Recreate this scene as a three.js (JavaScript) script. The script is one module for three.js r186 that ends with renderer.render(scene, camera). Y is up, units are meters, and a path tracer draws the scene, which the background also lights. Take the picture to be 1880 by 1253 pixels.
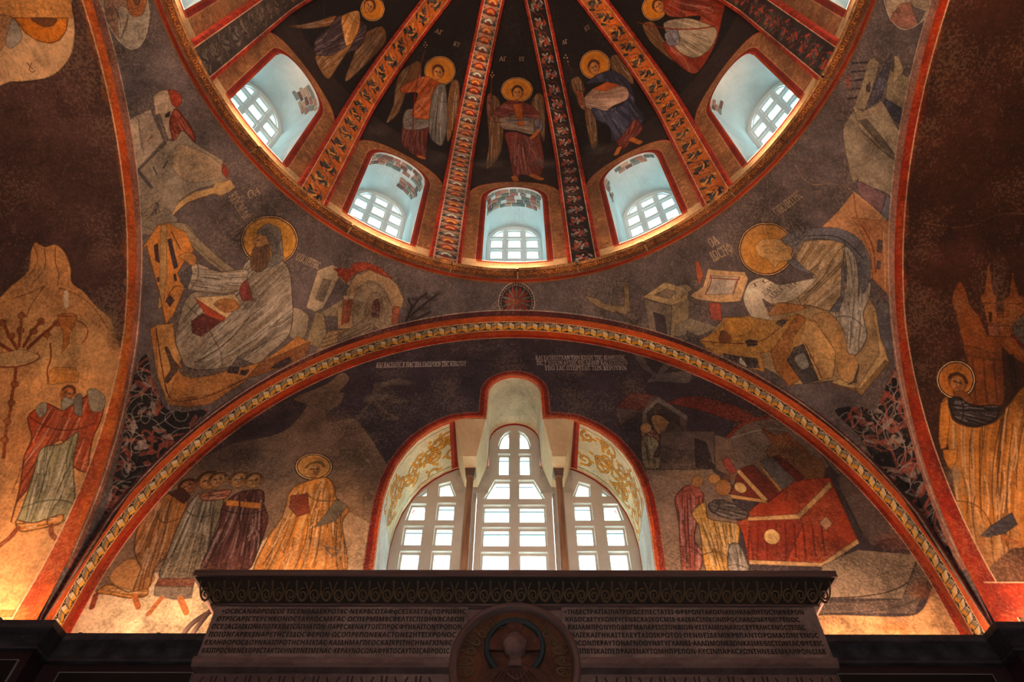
import * as THREE from 'three';
import { mergeGeometries } from 'three/addons/utils/BufferGeometryUtils.js';
import { RectAreaLightUniformsLib } from 'three/addons/lights/RectAreaLightUniformsLib.js';

// ------------------------------------------------------------------ camera, sky, exposure
// Lengths in the builders are in half-bays: one unit is UNIT metres, heights count from the springing of the arches at SPRING metres above the floor.
const UNIT = 2.4, SPRING = 3.7;
const scene = new THREE.Scene();
const renderer = new THREE.WebGLRenderer({ antialias: true });
renderer.toneMapping = THREE.LinearToneMapping;
renderer.toneMappingExposure = 3.9;
renderer.shadowMap.enabled = true;
RectAreaLightUniformsLib.init();
const camera = new THREE.PerspectiveCamera(53.86, 1880 / 1253, 0.05, 60);
camera.rotation.order = 'YXZ';
camera.rotation.set(0.914, 0.004, 0.004);
camera.position.set(-0.0027 * UNIT, SPRING - 0.8649 * UNIT, 0.3041 * UNIT);
scene.background = new THREE.Color(0.70, 0.96, 0.98);
scene.backgroundIntensity = 2.3;
const LED_COLOR = new THREE.Color(1.0, 0.57, 0.35), LED_WALL = 36, LED_SIDE = 54, LED_UNSEEN_BACK = 470, LED_DOME = 34, LED_UNSEEN_MIDDLE = 18;

// ------------------------------------------------------------------ helpers
const used = {};
const numbered = (name) => { used[name] = (used[name] ?? -1) + 1; return used[name] ? `${name}_${String(used[name]).padStart(3, '0')}` : name; };
const toMetres = (g) => { const p = g.attributes.position; for (let i = 0; i < p.count; i++) p.setXYZ(i, p.getX(i) * UNIT, p.getY(i) * UNIT + SPRING, p.getZ(i) * UNIT); g.computeBoundingSphere(); return g; };
function mesh(name, geometry, material, parent = scene, kind) {
  const m = new THREE.Mesh(geometry, material);
  m.name = parent === scene ? numbered(name) : name;
  m.castShadow = m.receiveShadow = true;
  if (kind) m.userData.kind = kind;
  parent.add(m);
  return m;
}
function group(name, kind) { const g = new THREE.Group(); g.name = numbered(name); if (kind) g.userData.kind = kind; scene.add(g); return g; }
function tag(o, label, category, set) { Object.assign(o.userData, { label, category }); if (set) o.userData.group = set; return o; }
let seed = 7;
const rnd = () => { seed = (seed + 0x6d2b79f5) | 0; let t = Math.imul(seed ^ (seed >>> 15), 1 | seed); t = (t + Math.imul(t ^ (t >>> 7), 61 | t)) ^ t; return ((t ^ (t >>> 14)) >>> 0) / 4294967296; };
const lerp = (a, b, t) => a + (b - a) * t;
// a surface of nu x nv cells; at(i / nu, j / nv) gives [x, y, z, u, v]
function grid(nu, nv, at, normals = true) {
  const p = [], uv = [], ix = [];
  for (let j = 0; j <= nv; j++) for (let i = 0; i <= nu; i++) { const q = at(i / nu, j / nv); p.push(q[0], q[1], q[2]); uv.push(q[3] ?? i / nu, q[4] ?? j / nv); }
  for (let j = 0; j < nv; j++) for (let i = 0; i < nu; i++) { const a = j * (nu + 1) + i, b = a + 1, c = a + nu + 1, d = c + 1; ix.push(a, b, d, a, d, c); }
  const g = new THREE.BufferGeometry();
  g.setAttribute('position', new THREE.Float32BufferAttribute(p, 3));
  g.setAttribute('uv', new THREE.Float32BufferAttribute(uv, 2));
  g.setIndex(ix);
  if (normals) g.computeVertexNormals();
  return g;
}
const box = (x0, x1, y0, y1, z0, z1) => new THREE.BoxGeometry(x1 - x0, y1 - y0, z1 - z0).translate((x0 + x1) / 2, (y0 + y1) / 2, (z0 + z1) / 2);
// a solid between two rectangles, the lower [x0, x1, z0, z1] at y0 and the upper at y1
function taper(y0, a, y1, b) {
  const c = (y, [x0, x1, z0, z1]) => [[x0, y, z1], [x1, y, z1], [x1, y, z0], [x0, y, z0]], lo = c(y0, a), hi = c(y1, b), p = [], uv = [];
  const quad = (...q) => { for (const k of [0, 1, 2, 0, 2, 3]) { p.push(...q[k]); uv.push(q[k][0] + q[k][2], q[k][1]); } };
  for (let i = 0; i < 4; i++) { const j = (i + 1) % 4; quad(lo[i], lo[j], hi[j], hi[i]); }
  quad(hi[0], hi[1], hi[2], hi[3]); quad(lo[3], lo[2], lo[1], lo[0]);
  const g = new THREE.BufferGeometry();
  g.setAttribute('position', new THREE.Float32BufferAttribute(p, 3)); g.setAttribute('uv', new THREE.Float32BufferAttribute(uv, 2)); g.computeVertexNormals();
  return g;
}
// a profile of [out, y] carried along a path of [x, z]; out points to the left-hand side turned by `side`, corners are mitred
function sweep(path, profile, side = 1) {
  const n = path.length, dirs = path.slice(1).map((q, i) => { const dx = q[0] - path[i][0], dz = q[1] - path[i][1], l = Math.hypot(dx, dz); return [dz / l * side, -dx / l * side]; });
  const parts = [];
  for (let i = 0; i < n - 1; i++) {
    const at = (k) => { const a = dirs[Math.max(0, k - 1)], b = dirs[Math.min(n - 2, k)], d = 1 + a[0] * b[0] + a[1] * b[1]; return [(a[0] + b[0]) / d, (a[1] + b[1]) / d]; };
    const m0 = at(i), m1 = at(i + 1);
    for (let k = 0; k < profile.length - 1; k++) parts.push(grid(1, 1, (u, v) => { const q = profile[k + v], m = u ? m1 : m0, b = u ? path[i + 1] : path[i]; return [b[0] + m[0] * q[0], q[1], b[1] + m[1] * q[0], u * 2, (k + v) * 0.1]; }));
  }
  return mergeGeometries(parts);
}
const flipped = (g) => { const i = g.index.array; for (let k = 0; k < i.length; k += 3) { const t = i[k]; i[k] = i[k + 1]; i[k + 1] = t; } g.computeVertexNormals(); return g; };
const shapeOf = (pts, holes = []) => { const s = new THREE.Shape(pts.map((p) => new THREE.Vector2(...p))); for (const h of holes) s.holes.push(new THREE.Path(h.map((p) => new THREE.Vector2(...p)))); return s; };
const slab = (pts, holes, z0, z1) => new THREE.ExtrudeGeometry(shapeOf(pts, holes), { depth: z1 - z0, bevelEnabled: false }).translate(0, 0, z0);

// ------------------------------------------------------------------ noise and surface textures
const N = 512;
function noiseTile(cells, octaves) {                        // tileable value noise, 0 .. 1
  const out = new Float32Array(N * N);
  let amp = 1, sum = 0;
  for (let o = 0; o < octaves; o++, cells *= 2, amp *= 0.55) {
    const g = Float32Array.from({ length: cells * cells }, rnd);
    sum += amp;
    for (let y = 0; y < N; y++) for (let x = 0; x < N; x++) {
      const fx = x / N * cells, fy = y / N * cells, x0 = fx | 0, y0 = fy | 0, x1 = (x0 + 1) % cells, y1 = (y0 + 1) % cells;
      let u = fx - x0, v = fy - y0; u = u * u * (3 - 2 * u); v = v * v * (3 - 2 * v);
      out[y * N + x] += amp * lerp(lerp(g[y0 * cells + x0], g[y0 * cells + x1], u), lerp(g[y1 * cells + x0], g[y1 * cells + x1], u), v);
    }
  }
  for (let i = 0; i < out.length; i++) out[i] /= sum;
  return out;
}
const COARSE = noiseTile(6, 6), FINE = noiseTile(48, 4), SPECK = noiseTile(128, 2);
const pick = (t, x, y) => t[((y | 0) & (N - 1)) * N + ((x | 0) & (N - 1))];
function dataTexture(fn, srgb, repeat = 1, w = N, h = N) {
  const d = new Uint8Array(w * h * 4);
  for (let y = 0; y < h; y++) for (let x = 0; x < w; x++) { const c = fn(x, y), o = (y * w + x) * 4; d[o] = c[0]; d[o + 1] = c[1]; d[o + 2] = c[2]; d[o + 3] = 255; }
  const t = new THREE.DataTexture(d, w, h);
  t.magFilter = THREE.LinearFilter; t.wrapS = t.wrapT = THREE.RepeatWrapping; t.repeat.set(repeat, repeat);
  if (srgb) t.colorSpace = THREE.SRGBColorSpace;
  t.needsUpdate = true;
  return t;
}
const hex = (c) => [parseInt(c.slice(1, 3), 16), parseInt(c.slice(3, 5), 16), parseInt(c.slice(5, 7), 16)];
const shade = (c, k) => '#' + hex(c).map((v) => Math.max(0, Math.min(255, Math.round(k > 1 ? lerp(v, 235, (k - 1)) : v * k))).toString(16).padStart(2, '0')).join('');
const PLASTER_BUMP = dataTexture((x, y) => { const v = 255 * (0.6 * pick(COARSE, x, y) + 0.25 * pick(FINE, x, y) + 0.15 * pick(SPECK, x, y)); return [v, v, v]; }, false, 5);
const mottled = (a, b, k = 1, fleck = 0) => dataTexture((x, y) => { const t = Math.min(1, Math.max(0, 0.5 + k * (pick(COARSE, x, y) - 0.5) * 2.2 + 0.35 * (pick(FINE, x, y) - 0.5))), A = hex(a), B = hex(b), s = fleck * Math.max(0, pick(SPECK, x, y) - 0.62) * 300; return A.map((v, i) => Math.min(255, lerp(v, B[i], t) + s)); }, true);
const standard = (o) => new THREE.MeshStandardMaterial({ roughness: 0.92, side: THREE.DoubleSide, ...o });
const plasterBump = { bumpMap: PLASTER_BUMP, bumpScale: 0.006 };
const M = {
  darkPlaster: standard({ map: mottled('#4a342a', '#6a4a38', 1, 0.4), ...plasterBump }),
  outside: standard({ color: 0x8d857c }),
  reveal: standard({ map: mottled('#b6c4c6', '#d0dadb', 0.8), ...plasterBump }),
  grille: standard({ map: mottled('#c8bdb2', '#e2d9cf', 0.9), roughness: 0.8, ...plasterBump }),
  domeGrille: standard({ map: mottled('#dfe6e8', '#eef3f3', 0.7), roughness: 0.8 }),
  bar: standard({ color: 0x5f7476, roughness: 0.6 }),
  glass: new THREE.MeshPhysicalMaterial({ color: 0xf4fbfa, transmission: 1, thickness: 0, roughness: 0.12, ior: 1.45, side: THREE.DoubleSide }),
  marble: standard({ map: mottled('#6e4a44', '#8e665e', 1, 0.3), roughness: 0.7, bumpMap: PLASTER_BUMP, bumpScale: 0.004 }),
  marbleDark: standard({ map: mottled('#2e1f1b', '#46302a', 1, 0.2), roughness: 0.7 }),
  carved: standard({ map: mottled('#5a3e2a', '#7a5636', 1, 0.3), roughness: 0.65 }),
  carvedBed: standard({ map: mottled('#1f1510', '#382419', 1, 0.2), roughness: 0.8 }),
  ochreStone: standard({ map: mottled('#4a2418', '#743c22', 1.3, 0.3), roughness: 0.8, ...plasterBump }),
  blueRing: standard({ map: mottled('#121c22', '#22323a', 1, 0.2), roughness: 0.6 }),
  corniceStone: standard({ map: mottled('#33282a', '#54464a', 1, 0.3), roughness: 0.8, bumpMap: PLASTER_BUMP, bumpScale: 0.004 }),
  wallPanel: standard({ map: mottled('#100e0f', '#1d1819', 1, 0.1), roughness: 0.5 }),
  panelSurround: standard({ map: mottled('#2c1a1c', '#3f2628', 1, 0.1), roughness: 0.5 }),
  inlay: standard({ color: 0x8a8078, roughness: 0.6 }),
  impost: standard({ map: mottled('#bda27c', '#dcc39c', 1.1, 0.2), ...plasterBump }),
  column: standard({ map: mottled('#7a5640', '#a07a5c', 1.2, 0.3), roughness: 0.5 }),
  capital: standard({ map: mottled('#4a3a32', '#6a554a', 1, 0.2), roughness: 0.7 }),
  cable: standard({ color: 0x5c4a44, roughness: 0.5 }),
  clip: standard({ color: 0x101010, roughness: 0.6 }),
  connector: standard({ color: 0xd8c4a8, roughness: 0.5 }),
  led: new THREE.MeshStandardMaterial({ color: 0x221a12, emissive: LED_COLOR, emissiveIntensity: 4 }),
};

// ------------------------------------------------------------------ fresco painting: flat paint on real surfaces, laid out in millimetres along each surface
class Fresco {
  constructor(a0, a1, b0, b1, perMm, ground) {
    Object.assign(this, { a0, a1, b0, b1, k: perMm, w: Math.min(2048, Math.round((a1 - a0) * perMm)), h: Math.min(2048, Math.round((b1 - b0) * perMm)) });
    this.canvas = document.createElement('canvas'); this.canvas.width = this.w; this.canvas.height = this.h;
    this.c = this.canvas.getContext('2d');
    this.c.lineCap = this.c.lineJoin = 'round';
    this.c.fillStyle = ground; this.c.fillRect(0, 0, this.w, this.h);
  }
  x(a) { return (a - this.a0) * this.k; }
  y(b) { return this.h - (b - this.b0) * this.k; }
  uv(a, b) { return [(a - this.a0) / (this.a1 - this.a0), (b - this.b0) / (this.b1 - this.b0)]; }
  points(l) { const r = []; for (let i = 0; i < l.length; i += 2) r.push([this.x(l[i]), this.y(l[i + 1])]); return r; }
  path(q, smooth, open) {
    const c = this.c, n = q.length;
    c.beginPath();
    if (!smooth) { q.forEach((p, i) => (i ? c.lineTo(...p) : c.moveTo(...p))); if (!open) c.closePath(); return; }
    if (open) { c.moveTo(...q[0]); for (let i = 1; i < n - 1; i++) c.quadraticCurveTo(...q[i], (q[i][0] + q[i + 1][0]) / 2, (q[i][1] + q[i + 1][1]) / 2); c.lineTo(...q[n - 1]); return; }
    const at = (i) => q[(i + n) % n], m = (i) => { const p = at(i); return p; };
    c.moveTo(...m(0));
    for (let i = 0; i < n; i++) { const p0 = at(i - 1), p1 = at(i), p2 = at(i + 1), p3 = at(i + 2); c.bezierCurveTo(p1[0] + (p2[0] - p0[0]) / 7, p1[1] + (p2[1] - p0[1]) / 7, p2[0] - (p3[0] - p1[0]) / 7, p2[1] - (p3[1] - p1[1]) / 7, ...p2); }
    c.closePath();
  }
  outline(color, mm = 7, alpha = 0.42) { const c = this.c; c.globalAlpha = alpha; c.strokeStyle = shade(color, 0.42); c.lineWidth = Math.max(0.8, mm * this.k); c.stroke(); c.globalAlpha = 1; }
  run(ops) {
    const c = this.c;
    for (const o of ops) {
      const kind = o[0];
      if (kind === 'f' || kind === 's') { this.path(this.points(o[2]), kind === 's'); c.fillStyle = o[1]; c.fill(); this.outline(o[1]); this.wash(o[1], o[2]); }
      else if (kind === 'l') { this.path(this.points(o[3]), true, true); c.strokeStyle = o[1]; c.lineWidth = Math.max(0.8, o[2] * this.k); c.stroke(); }
      else if (kind === 'r') this.robe(o[1], o[2], this.points(o[3]));
      else if (kind === 'h') { const q = this.points(o[2]); this.path(q, true); c.fillStyle = o[1]; c.fill(); c.strokeStyle = '#3a2214'; c.lineWidth = 22 * this.k; c.stroke(); c.strokeStyle = '#d9b98a'; c.lineWidth = 7 * this.k; c.stroke();
        const m = q.reduce((s, p) => [s[0] + p[0] / q.length, s[1] + p[1] / q.length], [0, 0]); for (const [f, col] of [[0.86, shade(o[1], 1.18)], [0.62, shade(o[1], 0.88)]]) { this.path(q.map((p) => [lerp(m[0], p[0], f), lerp(m[1], p[1], f)]), true); c.strokeStyle = col; c.globalAlpha = 0.5; c.lineWidth = 14 * this.k; c.stroke(); c.globalAlpha = 1; } }
      else if (kind === 'd') this.head(o[1], o[2], this.points(o[3]));
      else if (kind === 't') this.text(o[1], o[2], o[3], this.points(o[4]));
      else if (kind === 'v') this.foliage(o[1], o[2], o[3], o[4], this.points(o[5]));
      else if (kind === 'b') { const q = this.points(o[3]); c.save(); c.fillStyle = o[1]; for (let k = 0; k < 8; k++) { const f = 1 - k * 0.11, m = q.reduce((s, p) => [s[0] + p[0] / q.length, s[1] + p[1] / q.length], [0, 0]); c.globalAlpha = o[2] * 0.2; this.path(q.map((p) => [lerp(m[0], p[0], f * (0.9 + 0.2 * rnd())), lerp(m[1], p[1], f * (0.9 + 0.2 * rnd()))]), true); c.fill(); } c.restore(); }
      else if (kind === 'o') this.rosette(o[1], this.points(o[2]));
    }
    return this;
  }
  wash(color, list) {                                       // uneven brushwork inside the shape just filled
    const c = this.c, q = this.points(list), xs = q.map((p) => p[0]), ys = q.map((p) => p[1]), x0 = Math.min(...xs), x1 = Math.max(...xs), y0 = Math.min(...ys), y1 = Math.max(...ys), n = Math.min(60, Math.round((x1 - x0) * (y1 - y0) / 500));
    c.save(); c.clip();
    for (let i = 0; i < n; i++) { c.globalAlpha = 0.10; c.strokeStyle = shade(color, rnd() < 0.5 ? 0.7 : 1.25); c.lineWidth = 2 + rnd() * 14; const x = lerp(x0, x1, rnd()), y = lerp(y0, y1, rnd()), a = rnd() * 6.3, l = 10 + 40 * rnd(); c.beginPath(); c.moveTo(x, y); c.quadraticCurveTo(x + l * Math.cos(a), y + l * Math.sin(a), x + l * Math.cos(a + 0.6), y + l * 1.5 * Math.sin(a + 0.6)); c.stroke(); }
    c.restore();
  }
  robe(color, n, q) {                                      // a draped cloth: broad light and dark folds, then thin drawn lines, all running along its length
    const c = this.c, m = [0, 0]; for (const p of q) { m[0] += p[0] / q.length; m[1] += p[1] / q.length; }
    let sxx = 0, syy = 0, sxy = 0; for (const p of q) { sxx += (p[0] - m[0]) ** 2; syy += (p[1] - m[1]) ** 2; sxy += (p[0] - m[0]) * (p[1] - m[1]); }
    const t = 0.5 * Math.atan2(2 * sxy, sxx - syy), u = [Math.cos(t), Math.sin(t)], v = [-u[1], u[0]], along = q.map((p) => (p[0] - m[0]) * u[0] + (p[1] - m[1]) * u[1]), across = q.map((p) => (p[0] - m[0]) * v[0] + (p[1] - m[1]) * v[1]);
    const a0 = Math.min(...along), a1 = Math.max(...along), w0 = Math.min(...across), w1 = Math.max(...across), wide = w1 - w0, long = a1 - a0;
    this.path(q, true); c.fillStyle = color; c.fill(); c.save(); c.clip();
    const at = (s, w) => [m[0] + u[0] * s + v[0] * w, m[1] + u[1] * s + v[1] * w];
    const fan = (w, s) => w * (0.55 + 0.6 * (s - a0) / long);
    const fold = (w, s, l, bend, width, col, alpha) => { c.strokeStyle = col; c.globalAlpha = alpha; c.lineWidth = Math.max(0.7, width); c.beginPath(); c.moveTo(...at(s, fan(w, s))); c.bezierCurveTo(...at(s + l * 0.3, fan(w, s + l * 0.3) + bend), ...at(s + l * 0.6, fan(w, s + l * 0.6) + bend), ...at(s + l, fan(w, s + l) - bend * 0.4)); c.stroke(); };
    for (let i = 0; i < n; i++) fold(lerp(w0, w1, (i + rnd()) / n), lerp(a0, a1, rnd() * 0.25), long * (0.5 + 0.5 * rnd()), wide * 0.12 * (rnd() - 0.5), wide / n * (0.8 + rnd()), shade(color, i % 2 ? 1.3 : 0.6), 0.38);
    for (let i = 0; i < n * 0.8; i++) { const s = lerp(a0, a1, rnd() * 0.7); fold(lerp(w0, w1, rnd()), s, long * (0.2 + 0.4 * rnd()), wide * 0.12 * (rnd() - 0.5), 7 * this.k, shade(color, 0.42), 0.6); }
    for (let i = 0; i < n * 0.7; i++) { const s = lerp(a0, a1, rnd() * 0.8); fold(lerp(w0, w1, rnd()), s, long * (0.1 + 0.3 * rnd()), wide * 0.1 * (rnd() - 0.5), 11 * this.k, shade(color, 1.42), 0.6); }
    for (let i = 0; i < 1; i++) { c.strokeStyle = shade(color, 0.45); c.globalAlpha = 0.6; c.lineWidth = 9 * this.k; const s = lerp(a0, a1, 0.2 + 0.25 * i + 0.1 * rnd()); c.beginPath(); c.moveTo(...at(s, w0)); c.quadraticCurveTo(...at(s + long * 0.12, (w0 + w1) / 2), ...at(s - long * 0.05, w1 * (0.2 + rnd()))); c.stroke(); }
    c.restore(); this.path(q, true); this.outline(color, 9, 0.7);
  }
  head(skin, hair, [o, top]) {
    const c = this.c, r = Math.hypot(top[0] - o[0], top[1] - o[1]), t = Math.atan2(top[0] - o[0], -(top[1] - o[1]));
    c.save(); c.translate(...o); c.rotate(t);
    const ell = (x, y, rx, ry, col) => { c.beginPath(); c.ellipse(x * r, y * r, rx * r, ry * r, 0, 0, 7); c.fillStyle = col; c.fill(); };
    ell(0, -0.08, 0.92, 1.02, hair); ell(0, 0.75, 0.34, 0.5, shade(skin, 0.7)); ell(0, 0.12, 0.62, 0.84, skin); ell(0.28, 0.2, 0.24, 0.6, shade(skin, 0.78)); ell(-0.12, 0.05, 0.3, 0.55, shade(skin, 1.12));
    for (const s of [-1, 1]) { ell(s * 0.25, 0.02, 0.12, 0.06, '#3a2416'); c.strokeStyle = '#4a2e1a'; c.lineWidth = 0.07 * r; c.beginPath(); c.arc(s * 0.25 * r, 0.1 * r, 0.2 * r, 3.6, 5.8); c.stroke(); }
    c.beginPath(); c.moveTo(0, 0); c.lineTo(-0.08 * r, 0.34 * r); c.lineTo(0.06 * r, 0.38 * r); c.stroke();
    ell(0, 0.56, 0.17, 0.06, '#7a3420');
    c.strokeStyle = shade(hair, 0.6); for (let i = 0; i < 6; i++) { c.beginPath(); c.arc(0, -0.05 * r, (0.7 + i * 0.05) * r, 3.3, 6.1); c.stroke(); }
    c.restore();
  }
  text(str, color, h, [p, q]) {
    const c = this.c, px = h * this.k * 1.25, l = Math.hypot(q[0] - p[0], q[1] - p[1]);
    c.save(); c.translate(...p); c.rotate(Math.atan2(q[1] - p[1], q[0] - p[0])); c.font = `${px}px serif`; c.fillStyle = color; c.strokeStyle = color; c.lineWidth = px * 0.02;
    c.scale(l / c.measureText(str).width, 1); c.globalAlpha = 0.85; c.fillText(str, 0, 0); c.strokeText(str, 0, 0);
    c.restore();
  }
  foliage(bg, n, c1, c2, q) {
    const c = this.c, xs = q.map((p) => p[0]), ys = q.map((p) => p[1]), x0 = Math.min(...xs), x1 = Math.max(...xs), y0 = Math.min(...ys), y1 = Math.max(...ys);
    this.path(q, true); c.fillStyle = bg; c.fill(); c.save(); c.clip(); c.globalAlpha = 0.75;
    for (let i = 0; i < n * 3; i++) {
      const x = lerp(x0, x1, rnd()), y = lerp(y0, y1, rnd()), r = (40 + 70 * rnd()) * this.k, a = rnd() * 6.3, s = rnd() < 0.5 ? 1 : -1;
      c.strokeStyle = i % 3 ? c1 : c2; c.lineWidth = (i % 3 ? 7 : 16) * this.k; c.beginPath();
      for (let k = 0; k <= 26; k++) { const t = k / 26, rr = r * (1.3 - t) , g = a + s * t * 5; c[k ? 'lineTo' : 'moveTo'](x + rr * Math.cos(g) + r * t, y + rr * Math.sin(g) - r * t * 1.4); }
      c.stroke();
      c.fillStyle = i % 2 ? c2 : c1; c.beginPath(); c.ellipse(x + r, y - r, r * 0.5, r * 0.18, a, 0, 7); c.fill();
    }
    c.restore();
  }
  rosette(color, [o, edge]) {
    const c = this.c, r = Math.abs(edge[0] - o[0]), sq = 0.78;
    c.save(); c.translate(...o); c.scale(1, sq);
    const disc = (k, col) => { c.beginPath(); c.arc(0, 0, r * k, 0, 7); c.fillStyle = col; c.fill(); };
    disc(1, '#b6a592'); disc(0.96, '#1c181b');
    for (let i = 0; i < 40; i++) { c.save(); c.rotate(i / 40 * 2 * Math.PI); c.strokeStyle = '#b6a592'; c.lineWidth = r * 0.025; c.beginPath(); c.arc(r * 0.88, 0, r * 0.05, 0, 4); c.stroke(); c.restore(); }
    disc(0.8, '#2a2024');
    for (let i = 0; i < 20; i++) { c.save(); c.rotate(i / 20 * 2 * Math.PI); c.fillStyle = i % 2 ? '#5d5348' : color; c.beginPath(); c.moveTo(r * 0.1, 0); c.quadraticCurveTo(r * 0.55, r * 0.15, r * 0.8, 0); c.quadraticCurveTo(r * 0.55, -r * 0.15, r * 0.1, 0); c.fill(); c.restore(); }
    disc(0.16, '#8a4a2a');
    c.restore();
  }
  // worn plaster: patches, flecks where the paint has come off, fine grain, hairline cracks
  age(strength = 1, cracks = 8, fleckColor = '#b59a78') {
    const c = this.c;
    for (let i = 0; i < cracks; i++) { let x = rnd() * this.w, y = rnd() * this.h, a = rnd() * 6.3; c.strokeStyle = rnd() < 0.6 ? '#1c1412' : '#a58a6c'; c.globalAlpha = 0.35; c.lineWidth = 1; c.beginPath(); c.moveTo(x, y); for (let k = 0; k < 40; k++) { a += (rnd() - 0.5) * 0.9; x += 9 * Math.cos(a); y += 9 * Math.sin(a); c.lineTo(x, y); } c.stroke(); c.globalAlpha = 1; }
    const im = c.getImageData(0, 0, this.w, this.h), d = im.data, f = hex(fleckColor), ox = rnd() * N, oy = rnd() * N;
    for (let y = 0, o = 0; y < this.h; y++) for (let x = 0; x < this.w; x++, o += 4) {
      const big = pick(COARSE, x * 0.45 + ox, y * 0.45 + oy), mid = pick(FINE, x * 0.8 + oy, y * 0.8 + ox), fine = pick(SPECK, x * 1.1, y * 1.1), worn = pick(COARSE, x * 0.9 + 200, y * 0.9 + 77);
      const m = 1 + strength * ((big - 0.5) * 0.8 + (mid - 0.5) * 0.26 + (fine - 0.5) * 0.42 + (pick(COARSE, x * 1.7 + 90, y * 1.7 + 30) - 0.5) * 0.5), fl = (Math.max(0, Math.min(1, (fine * 0.5 + worn * 0.5 - 0.56) * 8)) * 0.26 + Math.max(0, worn - 0.5) * 0.2) * strength;
      for (let k = 0; k < 3; k++) d[o + k] = Math.max(0, Math.min(255, lerp(d[o + k] * m, f[k], fl)));
    }
    c.putImageData(im, 0, 0);
    return this;
  }
  material(extra = {}) {
    const t = new THREE.CanvasTexture(this.canvas); t.colorSpace = THREE.SRGBColorSpace; t.anisotropy = 8;
    return standard({ map: t, ...plasterBump, ...extra });
  }
}
const strip = (w, h, fn, grain = 1) => { const f = new Fresco(0, w, 0, h, 1, '#000000'); fn(f.c, w, h, f); return f.age(grain, 3); };

// ------------------------------------------------------------------ the shape of the bay
const D = 1.0373, W = 1.02, FLAT = 1.0167, SIDE = { r: 1.0711, y: -0.127, z: 0.0292, k: 0.9754 }, RING = { y: 1.1327, r: 0.9766 }, LUNETTE_Z = -1.12, DOME = { r: 0.955, y: 1.98, top: 2.96 }, NORTH = SIDE.z + 1.0665, FOOT = -0.16;
function arris(phi) {                                       // where a vertical plane at azimuth phi (from the window wall) meets the edges of the four arches: [radius, height]
  const sx = Math.abs(Math.sin(phi)), cz = Math.cos(phi), rz = (cz < 0 ? NORTH : D) / Math.max(1e-6, Math.abs(cz)), rx = W / Math.max(1e-6, sx);
  if (rz < rx) { const x = rz * sx; return [rz, x < 0.9995 ? Math.max(FOOT, FLAT * Math.sqrt(1 - x * x)) : FOOT]; }
  const z = -rx * cz - SIDE.z, k = SIDE.r ** 2 - z * z;
  return [rx, k > 0 ? Math.max(FOOT, SIDE.y + SIDE.k * Math.sqrt(k)) : FOOT];
}
function pendentive(phi, t) {                               // t = 0 at the ring, 1 at the arches, along an arc about the axis
  const [ra, ya] = arris(phi), yc = (RING.r ** 2 + RING.y ** 2 - ra * ra - ya * ya) / (2 * (RING.y - ya)), a = Math.atan2(RING.y - yc, RING.r), b = Math.atan2(ya - yc, ra), g = lerp(a, b, t), r = Math.hypot(RING.r, RING.y - yc);
  return [r * Math.cos(g) * Math.sin(phi), yc + r * Math.sin(g), -r * Math.cos(g) * Math.cos(phi)];
}
const sideArch = (psi, x) => [x, SIDE.y + SIDE.k * SIDE.r * Math.sin(psi), SIDE.z - SIDE.r * Math.cos(psi)];

// pendentives, the two in view painted
{
  const R = 3480, left = new Fresco(-6300, 60, -280, 3080, 0.322, '#5f5452'), right = new Fresco(-60, 6300, -280, 3080, 0.322, '#5f5452');
  left.run(pendLeftPaint()); right.run(pendRightPaint());
  for (const f of [left, right]) {                          // painted borders that follow the arches
    const edge = (from, to, inset, width, color) => { const q = []; for (let i = 0; i <= 120; i++) { const phi = lerp(from, to, i / 120), p = pendentive(phi, 1), rho = Math.hypot(p[0], p[2]); q.push([f.x(phi * R), f.y((Math.atan2(p[1], rho) + inset) * R)]); } f.path(q, false, true); f.c.strokeStyle = color; f.c.lineWidth = width * f.k; f.c.stroke(); };
    const s = f === left ? -1 : 1, corner = Math.atan2(1.0, D), cornerSide = Math.atan2(W, 1.03);
    edge(0, s * corner, 0.006, 52, '#4a1f1d'); edge(0, s * corner, 0.0145, 9, '#a58f80');
    edge(s * cornerSide, s * 1.8, 0.006, 70, f === left ? '#8f5a48' : '#a4705e'); edge(s * cornerSide, s * 1.8, 0.018, 9, '#b9a48e');
    f.age(1, 14);
  }
  const plain = M.darkPlaster;
  [[-1.8, 0, left], [0, 1.8, right], [1.8, Math.PI, null], [-Math.PI, -1.8, null]].forEach(([p0, p1, f]) => {
    const g = grid(110, 36, (u, v) => { const phi = lerp(p0, p1, u), p = pendentive(phi, v); return [...p, ...(f ? f.uv(phi * R, Math.atan2(p[1], Math.hypot(p[0], p[2])) * R) : [u * 2, v])]; });
    mesh('pendentive', toMetres(g), f ? f.material() : plain, scene, 'structure');
  });
}

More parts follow.
